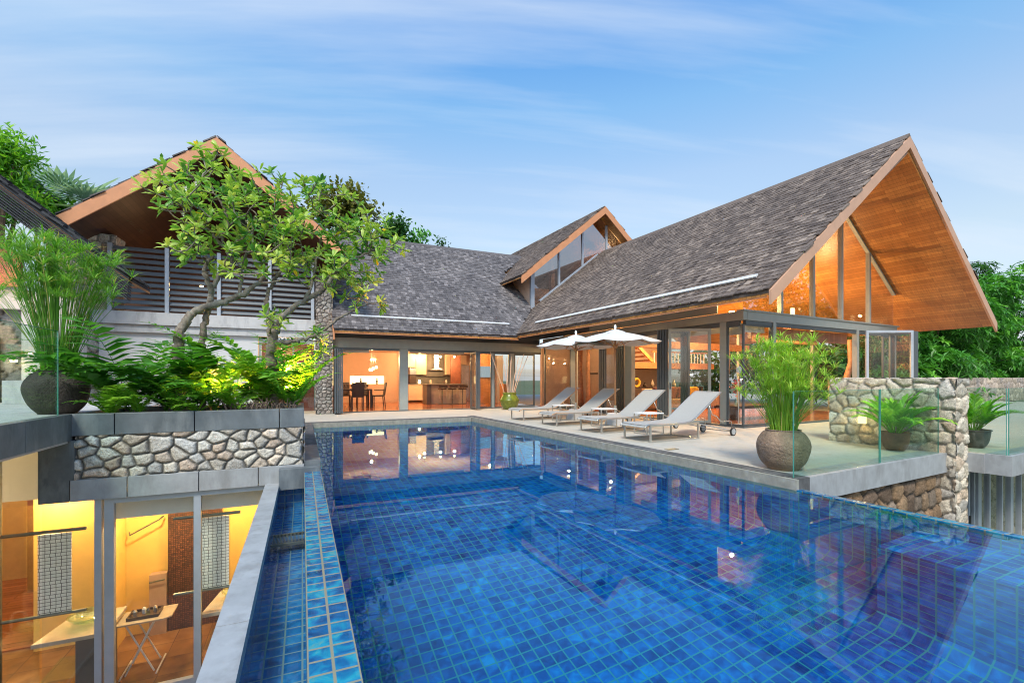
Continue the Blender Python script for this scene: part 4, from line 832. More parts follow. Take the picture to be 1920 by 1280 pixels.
def papyrus(label, c, R_, H_, PH, spread, mat, potm, n=150, seed=1, lean=(0, 0), ivy=True, us=.26, lo=.55):
    rg = np.random.default_rng(seed); t = Thing('papyrus_pot', label, 'potted plant', c)
    x, y, z = c; prof = [(0, 0), (R_*.52, 0), (R_*.60, .015), (R_*.86, H_*.22), (R_*1.0, H_*.52), (R_*.97, H_*.72), (R_*.80, H_*.90), (R_*.66, H_*.965), (R_*.68, H_), (R_*.60, H_*1.0), (R_*.58, H_*.9)]
    t.part('pot', pot_lathe(prof, c, 48), potm, smooth=True); t.part('soil', MB().lathe([(0, H_*.93), (R_*.6, H_*.92)], c, 24), 'soil')
    st = MB(); um_ = MB(); P0 = []; D0 = []; S0 = []; T0 = []
    for i in range(n):
        a = rg.uniform(0, 2*math.pi); r0 = R_*.5*math.sqrt(rg.uniform()); f = rg.uniform(0, 1)**.6; hh = PH*rg.uniform(lo, 1.)*(1-.12*f); out_ = spread*f*rg.uniform(.5, 1.)
        b = np.array((x+r0*math.cos(a), y+r0*math.sin(a), z+H_*.93)); e_ = np.array((x+math.cos(a)*out_+lean[0]*f, y+math.sin(a)*out_+lean[1]*f, z+H_+hh)); m = (b+e_)/2+np.array((-math.cos(a), -math.sin(a), .5))*out_*.12
        st.tube([b, b*.45+m*.1+m*.45, m*.6+e_*.4, e_], [.0042, .004, .0035, .0025], 4, tone=rg.uniform(.1, .7) if rg.uniform() > .06 else 1, cap=False)
        k = rg.integers(18, 27); d_ax = e_-m; d_ax /= np.linalg.norm(d_ax)
        for j in range(k):
            b_ = rg.uniform(0, 2*math.pi); el = rg.uniform(-.05, .9); h = np.array((math.cos(b_)*math.cos(el), math.sin(b_)*math.cos(el), math.sin(el)))
            P0.append(e_-d_ax*rg.uniform(0, .03)); D0.append(h+d_ax*.25); S0.append(us*rg.uniform(.6, 1.15)); T0.append(np.clip(rg.normal(.5, .22), 0, .93) if rg.uniform() > .03 else 1)
    V = ([(0, .012, 0), (.55, .022, .04), (1, 0, -.12), (.55, -.022, .04), (0, -.012, 0)], [(0, 4, 3, 1), (1, 3, 2)])
    leaves(um_, V, P0, D0, S0, T0, wid=1.25); t.part('stems', st, mat); t.part('umbels', um_, mat)
    if ivy:
        k = 260; a = rg.uniform(0, 2*math.pi, k); r = R_*rg.uniform(.35, .82, k); pz = z+H_*rg.uniform(.86, 1.12, k); mb = MB(); pos = np.stack([x+r*np.cos(a), y+r*np.sin(a), pz], 1); dr = np.stack([np.cos(a), np.sin(a), rg.uniform(-.6, .5, k)], 1)
        leaves(mb, QL, pos, dr, rg.uniform(.03, .065, k), rg.uniform(.1, .8, k), rg.uniform(-1, 1, k), 1.6); t.part('ground_creeper', mb, 'leaf_fern')
    return t
papyrus('tall papyrus in a big dark rough round pot on the upper left terrace', (-3.02, 8.2, .722), .335, .58, 1.85, .88, 'leaf_papyrus_dark', 'pot_dark', 230, 3, us=.21)
papyrus('bright green papyrus in a round brown pot at the pool deck corner', (5.80, 4.0, .003), .315, .52, 1.28, .74, 'leaf_papyrus', 'pot_brown', 230, 4, ivy=False, us=.16, lo=.36)
def palm_pot(label, c, R_, H_, PH, n, potm, seed, L_=.5):
    rg = np.random.default_rng(seed); t = Thing('palm_pot', label, 'potted plant', c); x, y, z = c
    t.part('pot', pot_lathe([(0, 0), (R_*.55, 0), (R_*.85, H_*.3), (R_*.98, H_*.8), (R_*1.0, H_*.93), (R_*1.06, H_*.95), (R_*1.06, H_), (R_*.93, H_), (R_*.9, H_*.88)], c, 36, .006), potm, smooth=True); t.part('soil', MB().lathe([(0, H_*.9), (R_*.92, H_*.89)], c, 24), 'soil')
    st = MB(); lf = MB(); P0 = []; D0 = []; S0 = []; T0 = []; R0 = []
    for i in range(n):
        a = i*2.4+rg.normal(0, .3); f = ((i+.5)/n)**.8; el = 1.5-.75*f+rg.normal(0, .08); ln = (PH+L_*.5)*rg.uniform(.8, 1.05); hd = np.array((math.cos(a), math.sin(a), 0)); sd_ = np.array((-math.sin(a), math.cos(a), 0)); pts = [np.array((x+.04*math.cos(a), y+.04*math.sin(a), z+H_*.88))]
        for k in range(12): ang = el-1.1*(k/11)**2.5*(.4+.6*f); pts.append(pts[-1]+(hd*math.cos(ang)+np.array((0, 0, math.sin(ang))))*ln/12)
        st.tube(pts, np.linspace(.008, .002, 13), 4, tone=.5, cap=False); tone = rg.uniform(.25, .95)
        for k in range(4, 13):
            dd = pts[k]-pts[k-1]; dd /= np.linalg.norm(dd)
            for f2 in (0, .5):
                g2 = (k-4+f2)/9
                for s_ in (-1, 1): P0.append(pts[k-1]*(1-f2)+pts[k]*f2); D0.append(sd_*s_*(1-.55*g2)+dd*(.55+.6*g2)+np.array((0, 0, .12))); S0.append(L_*(.50-.22*abs(g2-.35))*rg.uniform(.85, 1.1)); T0.append(np.clip(tone+rg.normal(0, .12), 0, 1)); R0.append(rg.normal(0, .2))
    FT = ([(0, .015, 0), (.3, .06, .03), (.7, .05, .01), (1, 0, -.14), (.7, -.05, .01), (.3, -.06, .03), (0, -.015, 0)], [(0, 6, 5, 1), (1, 5, 4, 2), (2, 4, 3)])
    leaves(lf, FT, P0, D0, S0, T0, np.array(R0), wid=1.25); t.part('stems', st, 'leaf_palm'); t.part('fronds', lf, 'leaf_palm'); return t
palm_pot('bright green palm in a reddish terracotta pot behind the glass balustrade', (9.0, 4.25, .003), .20, .30, .50, 26, 'pot_terracotta', 5, .42)
palm_pot('palm in a dark slate pot right of the rubble wall', (10.62, 3.86, .003), .22, .31, .44, 26, 'pot_slate', 6, .42)
# green pot of sticks
c = (7.25, 16.0, 0); t = Thing('stick_vase', 'glossy green ribbed pot holding long bare sticks before the glass doors', 'vase', c)
t.part('pot', MB().lathe([(0, 0), (.2, 0), (.24, .02), (.34, .2), (.375, .34), (.385, .37), (.36, .40), (.31, .50), (.26, .56), (.25, .60), (.28, .64), (.26, .66), (.23, .64), (.22, .5)], c, 40), 'pot_green', smooth=True)
for i, (dx, dy, h) in enumerate(((-.75, .1, 2.2), (-.35, -.1, 2.1), (-.08, .1, 2.0), (.02, -.05, 1.9), (.14, .1, 2.05), (.4, .05, 2.0), (.62, 0, 2.15), (.85, .1, 2.1))):
    t.part('stick', MB().tube([(c[0]+dx*.12, c[1]+dy*.2, .3), (c[0]+dx*.6, c[1]+dy, .3+h*.5), (c[0]+dx, c[1]+dy, h)], [.016, .014, .010], 6), 'stick')
# ferns in the planter
def fern(label, c, L_, n, mat, seed, tone=(.2, .8), up=.9, name='fern_plant', group='ferns in the planter', dirn=None):
    rg = np.random.default_rng(seed); c = np.array(c, float); P0 = []; D0 = []; S0 = []; T0 = []; R0 = []; rc = MB()
    for i in range(n):
        a = rg.uniform(0, 2*math.pi) if dirn is None else dirn+rg.normal(0, .5); l = L_*1.4*rg.uniform(.6, 1.1); el = rg.uniform(.8, 1.5)*up; hd = np.array((math.cos(a), math.sin(a), 0)); pts = []
        for k in range(13):
            f = k/12; ang = el-1.35*f*f*rg.uniform(.9, 1.1)*(.6+.6*(1.5-el)); q = (pts[-1] if pts else c)+(hd*math.cos(ang)+np.array((0, 0, math.sin(ang))))*l/12*(1 if k else 0); pts.append(q)
        rc.tube(pts, np.linspace(.006, .002, 13), 3, tone=.5, cap=False); tn = rg.uniform(*tone); side = np.array((-math.sin(a), math.cos(a), 0))
        for k in range(2, 13):
            for f2 in (0, .5):
                q = pts[k-1]*(1-f2)+pts[k]*f2; f = (k-1+f2)/12; w = l*.22*math.sin(math.pi*min(1, f*1.02)**.75)+.015
                dd = pts[k]-pts[k-1]; dd /= np.linalg.norm(dd)
                for s in (-1, 1): P0.append(q); D0.append(side*s+dd*.55+np.array((0, 0, rg.uniform(-.15, .15)))); S0.append(w*rg.uniform(.85, 1.1)); T0.append(np.clip(tn+rg.normal(0, .08), 0, 1)); R0.append(rg.normal(0, .25))
    LT = ([(0, .10, 0), (.5, .16, .03), (1, 0, -.10), (.5, -.16, .03), (0, -.10, 0)], [(0, 4, 3, 1), (1, 3, 2)])
    t = Thing(name, label, 'fern', tuple(c), group=group); mb = MB(); leaves(mb, LT, P0, D0, S0, T0, np.array(R0), .85)
    t.part('fronds', mb, mat); t.part('midribs', rc, mat); return t
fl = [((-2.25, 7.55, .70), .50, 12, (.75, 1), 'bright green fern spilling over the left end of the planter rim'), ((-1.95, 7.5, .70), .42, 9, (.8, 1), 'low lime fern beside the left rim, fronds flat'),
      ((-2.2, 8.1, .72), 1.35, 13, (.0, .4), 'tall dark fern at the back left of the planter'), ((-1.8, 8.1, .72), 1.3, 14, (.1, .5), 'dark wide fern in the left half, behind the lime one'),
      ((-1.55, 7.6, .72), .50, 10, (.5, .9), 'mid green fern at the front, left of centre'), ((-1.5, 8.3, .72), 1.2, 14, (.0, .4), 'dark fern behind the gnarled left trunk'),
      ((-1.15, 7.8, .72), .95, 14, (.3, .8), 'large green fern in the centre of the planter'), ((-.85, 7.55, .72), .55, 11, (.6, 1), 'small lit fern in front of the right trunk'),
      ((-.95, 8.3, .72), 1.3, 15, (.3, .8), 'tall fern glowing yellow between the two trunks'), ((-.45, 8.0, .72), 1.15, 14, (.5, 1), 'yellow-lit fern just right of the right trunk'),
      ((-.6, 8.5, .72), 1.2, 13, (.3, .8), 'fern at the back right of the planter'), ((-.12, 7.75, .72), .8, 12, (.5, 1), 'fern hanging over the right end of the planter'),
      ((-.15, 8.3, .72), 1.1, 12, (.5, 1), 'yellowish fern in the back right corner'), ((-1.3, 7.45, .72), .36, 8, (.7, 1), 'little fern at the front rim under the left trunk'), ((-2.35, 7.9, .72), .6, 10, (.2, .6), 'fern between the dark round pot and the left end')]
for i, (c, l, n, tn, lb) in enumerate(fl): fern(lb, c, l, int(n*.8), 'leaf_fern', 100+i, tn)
mb = MB(); rg = np.random.default_rng(9)
for k in range(90):
    a = rg.uniform(0, 2*math.pi); b = np.array((rg.uniform(-1.0, -.05), rg.uniform(7.42, 7.7), .70)); mb.tube([b, b+np.array((math.cos(a)*.05, math.sin(a)*.04, rg.uniform(.06, .16))), b+np.array((math.cos(a)*.12, math.sin(a)*.06-.02, rg.uniform(.05, .22)))], [.012, .009, .004], 4, cap=False)
single('dry_fern_litter', mb, 'mesh_root', kind='stuff')

# frangipani trees in the planter
def crown_points(blobs, n, rg, ymid, yspread):
    w = np.array([b[2]*b[3] for b in blobs], float); w /= w.sum(); pts = []
    while len(pts) < n:
        b = blobs[rg.choice(len(blobs), p=w)]; a = rg.uniform(0, 2*math.pi); r = math.sqrt(rg.uniform()); y = ymid+rg.normal(0, yspread)*.8; p = P(b[0]+b[2]*r*math.cos(a), b[1]+b[3]*r*math.sin(a), max(ymid-1.3, min(ymid+1.3, y)))
        if all(np.linalg.norm(p-q) > .10 for q in pts[-60:]): pts.append(p)
    return pts
def frangipani(label, limbs, blobs, n, seed, ymid):
    rg = np.random.default_rng(seed); t = Thing('frangipani_tree', label, 'tree', tuple(P(limbs[0][0][0], 768, ymid)*np.array((1, 1, 0))+np.array((0, 0, .72))), group='frangipani trees in the planter')
    tr = MB(); nodes = []; rad = []
    for limb in limbs:
        pts = []; rs = []
        for (u, v, dy, r) in limb: pts.append(P(u, v, ymid+dy)); rs.append(r)
        pts = np.array(pts); m = 8*(len(pts)-1)+1; s = np.linspace(0, len(pts)-1, m); i0 = np.clip(s.astype(int), 0, len(pts)-2); f = s-i0
        sp = []
        for k in range(m):       # Catmull-Rom
            i = i0[k]; p0, p1, p2, p3 = pts[max(i-1, 0)], pts[i], pts[i+1], pts[min(i+2, len(pts)-1)]; x = f[k]
            sp.append(.5*((2*p1)+(-p0+p2)*x+(2*p0-5*p1+4*p2-p3)*x*x+(-p0+3*p1-3*p2+p3)*x**3))
        sp = np.array(sp); rr = np.interp(s, range(len(rs)), rs)*.9*(1+rg.normal(0, .09, m)); sp[1:-1] += rg.normal(0, .011, (m-2, 3)); tr.tube(sp, rr, 9)
        for q, r in zip(sp, rr): nodes.append(q); rad.append(r)
    start = [i for i in range(len(nodes)) if nodes[i][2] > 1.75]
    nn_ = [nodes[i] for i in start]; rr_ = [min(rad[i], .03) for i in start]
    tips = crown_points(blobs, n, rg, ymid, .5); ctr = np.mean(nn_, axis=0); tips.sort(key=lambda p: min(np.linalg.norm(p-q) for q in nn_[::4])); br = MB(); P0 = []; D0 = []; S0 = []; T0 = []; R0 = []
    for tip in tips:
        A = np.array(nn_); d = np.linalg.norm(A-tip, axis=1)+np.maximum(0, A[:, 2]-tip[2]+.05)*1.2; i = int(np.argmin(d)); b = A[i]; r0 = min(rr_[i]*.8, .022); L0 = np.linalg.norm(tip-b)
        if L0 > .03:
            m1 = b*.65+tip*.35+np.array((rg.normal(0, .05), rg.normal(0, .05), -.06))*L0; m2 = b*.3+tip*.7+np.array((rg.normal(0, .04), rg.normal(0, .04), -.05))*L0
            pp = [b, m1, m2, tip]; br.tube(pp, [max(r0, .011), max(r0*.8, .010), .009, .008], 5, cap=False)
            for q, r in ((m1, max(r0*.8, .010)), (m2, .010), (tip, .009)): nn_.append(q); rr_.append(r)
        ax = tip-b if L0 > .03 else np.array((0, 0, 1.)); ax = ax/np.linalg.norm(ax)+np.array((0, 0, .8)); ax /= np.linalg.norm(ax)
        e1 = np.cross(ax, (1, 0, 0)); e1 /= np.linalg.norm(e1); e2 = np.cross(ax, e1); k = rg.integers(8, 13); tn = rg.uniform(.2, .95)
        for j in range(k):
            th = j*2.4+rg.normal(0, .2); el = rg.uniform(-.1, .9); P0.append(tip+ax*rg.uniform(-.04, .03)); D0.append((e1*math.cos(th)+e2*math.sin(th))*math.cos(el)+ax*math.sin(el)); S0.append(rg.uniform(.10, .19)); T0.append(1. if rg.uniform() < .006 else np.clip(tn+rg.normal(0, .16), 0, .96)); R0.append(rg.normal(0, .4))
    t.part('trunk', tr, 'bark', smooth=True); t.part('branches', br, 'bark', smooth=True); mb = MB(); leaves(mb, LEAF, P0, D0, S0, T0, np.array(R0), .82); t.part('leaves', mb, 'leaf_frangipani', smooth=True)
    fm_ = MB()
    for k in range(7):
        q = tips[rg.integers(len(tips))]+np.array((0, -.06, .10)); leaves(fm_, QL, [q]*5, [(math.cos(a), -.5, math.sin(a)) for a in np.arange(5)*1.257], [.04]*5, [.5]*5, None, 1.4)
    t.part('blossoms', fm_, 'petal')
    return t
YM = 8.05
frangipani('gnarled grey frangipani tree on the left of the planter, spreading leafy crown', [
    [(338, 775, -.1, .085), (335, 690, -.1, .08), (334, 655, -.05, .075), (342, 615, 0, .07), (366, 584, 0, .06), (403, 571, 0, .055), (449, 555, .05, .05), (478, 535, .05, .036), (500, 515, .1, .028)],
    [(380, 775, .1, .055), (378, 700, .1, .055), (377, 650, .1, .052), (385, 600, .08, .05), (393, 568, .05, .048), (392, 530, 0, .04), (383, 502, 0, .03), (398, 480, 0, .024)],
    [(393, 556, .05, .04), (410, 518, 0, .034), (436, 500, -.05, .03), (428, 474, -.1, .027), (417, 450, -.1, .022), (429, 424, -.1, .02), (414, 380, -.1, .015), (380, 330, -.1, .011)],
    [(428, 474, -.1, .022), (400, 440, -.2, .018), (360, 405, -.25, .015), (320, 370, -.3, .011)],
    [(449, 555, .05, .03), (455, 500, .25, .025), (470, 450, .3, .02), (480, 400, .3, .014)]],
    [(330, 330, 55, 28), (400, 300, 30, 25), (390, 345, 70, 45), (455, 380, 70, 45), (350, 395, 50, 40), (430, 430, 90, 45), (345, 470, 38, 28), (500, 350, 45, 30), (500, 430, 60, 60), (375, 278, 24, 16), (300, 345, 40, 22), (440, 490, 60, 22), (520, 500, 40, 25)], 185, 21, YM)
frangipani('frangipani tree on the right of the planter leaning over the pool', [
    [(514, 775, 0, .085), (513, 720, 0, .082), (508, 670, 0, .085), (512, 630, 0, .075), (524, 596, 0, .055), (574, 563, -.05, .045), (607, 542, -.1, .038), (646, 495, -.1, .03), (680, 478, -.1, .024), (718, 463, -.1, .018)],
    [(512, 645, 0, .05), (545, 641, -.1, .036), (584, 632, -.15, .030), (639, 596, -.2, .024), (692, 568, -.25, .018)],
    [(508, 630, 0, .05), (502, 590, .05, .04), (501, 560, .1, .034), (512, 530, .2, .028), (540, 480, .3, .022), (560, 420, .3, .015)],
    [(574, 563, -.05, .03), (590, 510, .1, .025), (600, 450, .1, .02), (620, 400, .1, .013)]],
    [(570, 370, 45, 38), (620, 420, 80, 45), (690, 450, 62, 42), (738, 480, 34, 20), (560, 460, 50, 50), (600, 500, 70, 36), (655, 530, 52, 30), (690, 575, 28, 14), (515, 600, 26, 14), (640, 370, 28, 28), (600, 640, 26, 22), (640, 505, 45, 28), (700, 520, 30, 18)], 200, 22, YM)

# background trees
def tree(label, c, H_, crown, n, mat, seed, leaf=.28, name='tree', trunk=.2, tmpl=QL, whorl=0, group=None, wid=1., barkm='bark_brown', clump=9):
    """crown: list of (dx, dy, z, rx, ry, rz) lobes relative to the base"""
    rg = np.random.default_rng(seed); t = Thing(name, label, 'tree', c, group=group); c = np.array(c, float)
    tr = MB(); lobes = np.array(crown, float); top = c+np.array((lobes[:, 0].mean(), lobes[:, 1].mean(), lobes[:, 2].mean()))
    tr.tube([c, c*.6+top*.4+rg.normal(0, .1, 3)*[1, 1, 0], top], [trunk, trunk*.7, trunk*.3], 8)
    for l in lobes: q = c+l[:3]; m = c*.35+top*.65; tr.tube([m, (m+q)/2+rg.normal(0, .15, 3), q+np.array((0, 0, l[5]*.3))], [trunk*.35, trunk*.22, trunk*.08], 5)
    t.part('trunk', tr, barkm)
    w = lobes[:, 3]*lobes[:, 4]*lobes[:, 5]; w = w**.7; w /= w.sum(); P0 = []; D0 = []; S0 = []; T0 = []
    nc = n//clump
    for i in range(nc):
        l = lobes[rg.choice(len(lobes), p=w)]; d = rg.normal(0, 1, 3); d /= np.linalg.norm(d); r = rg.uniform(.25, 1.)**.45*rg.uniform(.8, 1.12)
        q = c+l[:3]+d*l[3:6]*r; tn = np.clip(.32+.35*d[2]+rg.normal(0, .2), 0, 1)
        if whorl:
            ax = d+np.array((0, 0, .5)); ax /= np.linalg.norm(ax); e1 = np.cross(ax, (.3, 1, .2)); e1 /= np.linalg.norm(e1); e2 = np.cross(ax, e1)
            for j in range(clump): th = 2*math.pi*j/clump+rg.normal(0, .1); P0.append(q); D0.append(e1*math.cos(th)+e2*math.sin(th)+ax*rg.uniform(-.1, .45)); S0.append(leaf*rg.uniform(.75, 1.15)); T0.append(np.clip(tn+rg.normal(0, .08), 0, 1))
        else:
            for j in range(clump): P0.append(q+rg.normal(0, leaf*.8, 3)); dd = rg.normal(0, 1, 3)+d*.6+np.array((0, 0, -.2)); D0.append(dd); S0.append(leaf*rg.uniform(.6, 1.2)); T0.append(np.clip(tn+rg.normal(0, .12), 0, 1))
    mb = MB(); leaves(mb, tmpl, P0, D0, S0, T0, rg.uniform(-1.2, 1.2, len(P0)) if not whorl else None, wid); t.part('crown', mb, mat); return t
WL = ([(0, 0, 0), (.55, .12, .04), (1, 0, -.12), (.55, -.12, .04)], [(0, 3, 2, 1)])
def wl(x, y): return w2(x, y, -.5)
rt = [(27.5, 11.3, 6.6, 'leaf_mid', 'bushy green tree with star-shaped leaf whorls, nearest the villa gable'), (31.5, 11.2, 5.6, 'leaf_mid', 'lower star-leaved tree behind the middle of the garden wall'), (36., 11.6, 7.6, 'leaf_mid', 'leafy tree behind the garden wall near the right edge of the picture'), (41.5, 12.2, 8.4, 'leaf_mid', 'star-leaved tree at the far right edge'), (30., 14.5, 7.0, 'leaf_dark', 'darker tree in the gap between the gable tip and the star-leaved trees'), (43., 15.5, 10.6, 'leaf_mid', 'tree rising highest behind the garden wall'), (36.5, 15., 8.2, 'leaf_dark', 'dark tree crown behind the two star-leaved trees on the right'), (48.5, 12.6, 10., 'leaf_mid', 'big tree cut by the right edge of the picture'), (55, 16, 12, 'leaf_dark', 'farthest dark tree at the right edge')]
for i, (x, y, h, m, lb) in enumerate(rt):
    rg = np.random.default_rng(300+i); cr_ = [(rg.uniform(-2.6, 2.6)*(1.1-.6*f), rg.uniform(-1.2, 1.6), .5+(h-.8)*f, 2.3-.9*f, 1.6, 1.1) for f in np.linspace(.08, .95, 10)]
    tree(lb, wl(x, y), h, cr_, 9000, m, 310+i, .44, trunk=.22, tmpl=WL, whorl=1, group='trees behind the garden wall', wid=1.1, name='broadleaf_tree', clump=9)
tree('feathery tree with yellowish leaves just right of the gable tip', wl(32.0, 12.0), 6.2, [(0, 0, 6.6, .9, .8, .6), (.3, .3, 7.4, .7, .6, .5)], 900, 'leaf_olive', 330, .25, trunk=.12, name='feathery_tree')
def px_tree(label, u, v, y, blobs, n, mat, seed, leaf, **k):
    """tree standing at depth y whose lobes sit at the given picture places"""
    b = P(u, 709, y); c = (b[0], b[1], -.5); cr_ = []
    for (bu, bv, ru, rv) in blobs:
        q = P(bu, bv, y); s = abs(P(bu+ru, bv, y)[0]-q[0]); cr_.append((q[0]-c[0], 0, q[2]-c[2], s, s*.8, abs(P(bu, bv+rv, y)[2]-q[2])))
    return tree(label, c, 0, cr_, n, mat, seed, leaf, **k)
px_tree('round olive tinted tree behind the ridge, right of the frangipani', 645, 0, 29, [(645, 375, 42, 26), (672, 400, 36, 24), (620, 400, 40, 30), (660, 440, 40, 26)], 3600, 'leaf_olive', 341, .33, name='background_tree', group='trees beyond the roofs')
px_tree('small dark tree top peeping over the grey ridge', 745, 0, 30, [(745, 425, 22, 16), (735, 445, 24, 16)], 1200, 'leaf_dark', 342, .30, name='background_tree', group='trees beyond the roofs')
px_tree('thin sparse tree top right of the small dark one', 785, 0, 31, [(788, 443, 14, 10), (775, 452, 16, 8)], 350, 'leaf_mid', 343, .30, name='background_tree', group='trees beyond the roofs', trunk=.08)
px_tree('tiny conical treetop alone on the long grey ridge', 829, 0, 34, [(829, 458, 4, 9)], 120, 'leaf_dark', 344, .25, name='background_tree', group='trees beyond the roofs', trunk=.06)
px_tree('tall drooping tree at the upper left edge', 5, 0, 15, [(5, 275, 40, 26), (-40, 300, 50, 50), (30, 295, 30, 16), (5, 340, 40, 26), (35, 375, 34, 16), (-60, 380, 60, 50)], 8500, 'leaf_palm', 345, .20, name='background_tree', group='trees beyond the roofs', wid=.45)
px_tree('leafy shrub between the left tree and the silver palm', 90, 0, 17, [(75, 392, 30, 12), (110, 402, 26, 9)], 1500, 'leaf_palm', 346, .22, name='background_tree', group='trees beyond the roofs', wid=.7)
# silver fan palm
b = P(132, 362, 17.5); t = Thing('silver_palm', 'silvery blue fan palm behind the left gable roof', 'palm', (b[0], b[1], -.5)); t.part('trunk', MB().tube([(b[0], b[1], -.5), (b[0], b[1], b[2]-.6)], [.28, .2], 10), 'bark_brown')
lf = MB(); P0 = []; D0 = []; S0 = []; T0 = []; rg = np.random.default_rng(77)
for i in range(26):
    a = rg.uniform(0, 2*math.pi); el = rg.uniform(-.3, 1.2); hd = np.array((math.cos(a)*math.cos(el), math.sin(a)*math.cos(el), math.sin(el))); e_ = b+np.array((0, 0, -.6))+hd*.8; sd_ = np.cross(hd, (0, 0, 1)); sd_ /= np.linalg.norm(sd_)+1e-6; tn = rg.uniform(.2, .9)
    for j in range(26):
        th = (j/25-.5)*math.pi*1.45; P0.append(e_); D0.append(hd*math.cos(th)+sd_*math.sin(th)); S0.append(1.0*rg.uniform(.85, 1.05)); T0.append(np.clip(tn+rg.normal(0, .08), 0, 1))
leaves(lf, ([(0, .01, 0), (.6, .05, .02), (1, 0, -.06), (.6, -.05, .02)], [(0, 3, 2, 1)]), P0, D0, S0, T0); t.part('fan_leaves', lf, 'leaf_bismarck')
# greenery behind the louvres and beyond the wing glass
tree('green shrub seen between the louvres of the balcony', (-1.5, 23.5, 0), 5, [(-1.5, 0, 3.6, 1.6, .6, .9), (.6, 0, 3.7, 1.4, .6, .9)], 1500, 'leaf_mid', 350, .25, name='garden_shrub')
tree('dark tree seen through the far glass of the living room', wl(20.5, 11.5), 5, [(0, 0, 2.2, 1.6, 1.6, 1.3), (.8, 2.5, 2.8, 1.6, 1.8, 1.5), (0, 5, 2.4, 1.5, 1.6, 1.4)], 4500, 'leaf_dark', 351, .3, name='garden_shrub', trunk=.1)

# ================================================================== INTERIORS
def chair(label, loc, rz, first=[None]):
    if first[0] is None:
        t = Thing('dining_chair', label, 'chair', (0, 0, 0), group='dark dining chairs')
        t.part('seat', MB().box(-.22, -.22, .43, .22, .22, .48), 'dark_wood'); t.part('backrest', MB().prism([(-.22, -.20, .48), (-.22, -.24, .48), (-.22, -.32, 1.0), (-.22, -.29, 1.0)], (.44, 0, 0)), 'dark_wood')
        for x in (-.2, .2):
            for y in (-.2, .2): t.part('leg', MB().bar((x, y, .43), (x*1.03, y*(1.25 if y < 0 else 1.0), 0), .035), 'dark_wood')
        for x in (-.21, .21): t.part('armrest', MB().bar((x, -.25, .68), (x, .15, .68), .03), 'dark_wood')
        first[0] = t.o; o = t.o; o.location = loc; o.rotation_euler = (0, 0, rz)
    else: copy_thing(first[0], loc, rz, label)
tx0, tx1, ty0, ty1 = 1.28, 2.55, 18.95, 19.95; fz = .03
t = Thing('dining_table', 'dark dining table set with glasses in the left glowing room', 'table', (1.9, 19.4, fz))
t.part('table_top', MB().box(tx0, ty0, .72, tx1, ty1, .77), 'dark_wood')
for x in (tx0+.04, tx1-.04):
    for y in (ty0+.04, ty1-.04): t.part('leg', MB().box(x-.04, y-.04, fz, x+.04, y+.04, .72), 'dark_wood')
chair('dining chair at the left end, seen from its side', (1.02, 19.4, fz), R(-90)); chair('dining chair in front of the table, its back to the pool', (1.95, 18.72, fz), 0); chair('dining chair at the right end of the table, tilted back', (2.85, 19.4, fz), R(90))
chair('dining chair behind the table on the left', (1.6, 20.2, fz), R(180)); chair('dining chair behind the table on the right', (2.3, 20.2, fz), R(180))
rg = np.random.default_rng(5)
for i in range(9):
    x, y = tx0+.15+i*.12, ty0+.2+.5*rg.uniform(); single('drinking_glass', MB().lathe([(.03, 0), (.004, .01), (.004, .08), (.035, .1), (.035, .17)], (x, y, .77), 10), 'leather_dark', '%s dark stemmed glass from the left on the dining table' % ('leftmost', 'second', 'third', 'fourth', 'fifth', 'sixth', 'seventh', 'eighth', 'ninth')[i], 'glass', 'glasses on the dining table', org=(x, y, .77))
for i, (x, lb) in enumerate(((2.55, 'small dark figurine at the left in the glowing wall niche'), (3.3, 'tall thin dark figurine at the right in the glowing wall niche'), (2.25, 'round lamp at the left end of the glowing wall niche'))):
    single('figurine' if i < 2 else 'niche_lamp', MB().lathe([(.05, 0), (.03, .05), (.05, .14), (.02, .2), (.035, .25), (.0, .3)], (x, 22.95, .92), 12), 'dark_wood' if i < 2 else 'candle_glow', lb, 'ornament' if i < 2 else 'lamp', org=(x, 22.95, .92))
cx, cy0 = P(697, 690, 19.4)[:2]; t = Thing('chandelier', 'cluster of glowing candle lights hanging over the dining table', 'chandelier', (cx, cy0, 2.4))
for k in range(7):
    dx, dy, z = (k % 3-1)*.10+.02*k, (k//3-1)*.12, 1.50+.05*(k % 3); b_ = t.part('glass_tube', MB().tube([(cx+dx, cy0+dy, z), (cx+dx, cy0+dy, z+.10)], .028, 8), 'candle_glow'); t.part('wire', MB().tube([(cx+dx, cy0+dy, z+.1), (cx+dx*.3, cy0+dy*.3, 2.44)], .003, 4), 'steel', b_)
lamp(t.o, 'chandelier_light', (cx, cy0, 1.95), 110, size=.15, org=(cx, cy0, 2.4))
# tall bright side niche of the dining room, built as a glowing box
t = Thing('bright_niche', 'tall bright niche built as a glowing panel against the left wall of the dining room', 'lamp', (1.1, 21.5, fz)); t.part('shade', MB().box(1.0, 21.4, .9, 1.32, 21.6, 2.1), 'lamp_niche'); t.part('stand', MB().box(1.1, 21.45, fz, 1.2, 21.55, .9), 'dark_wood')
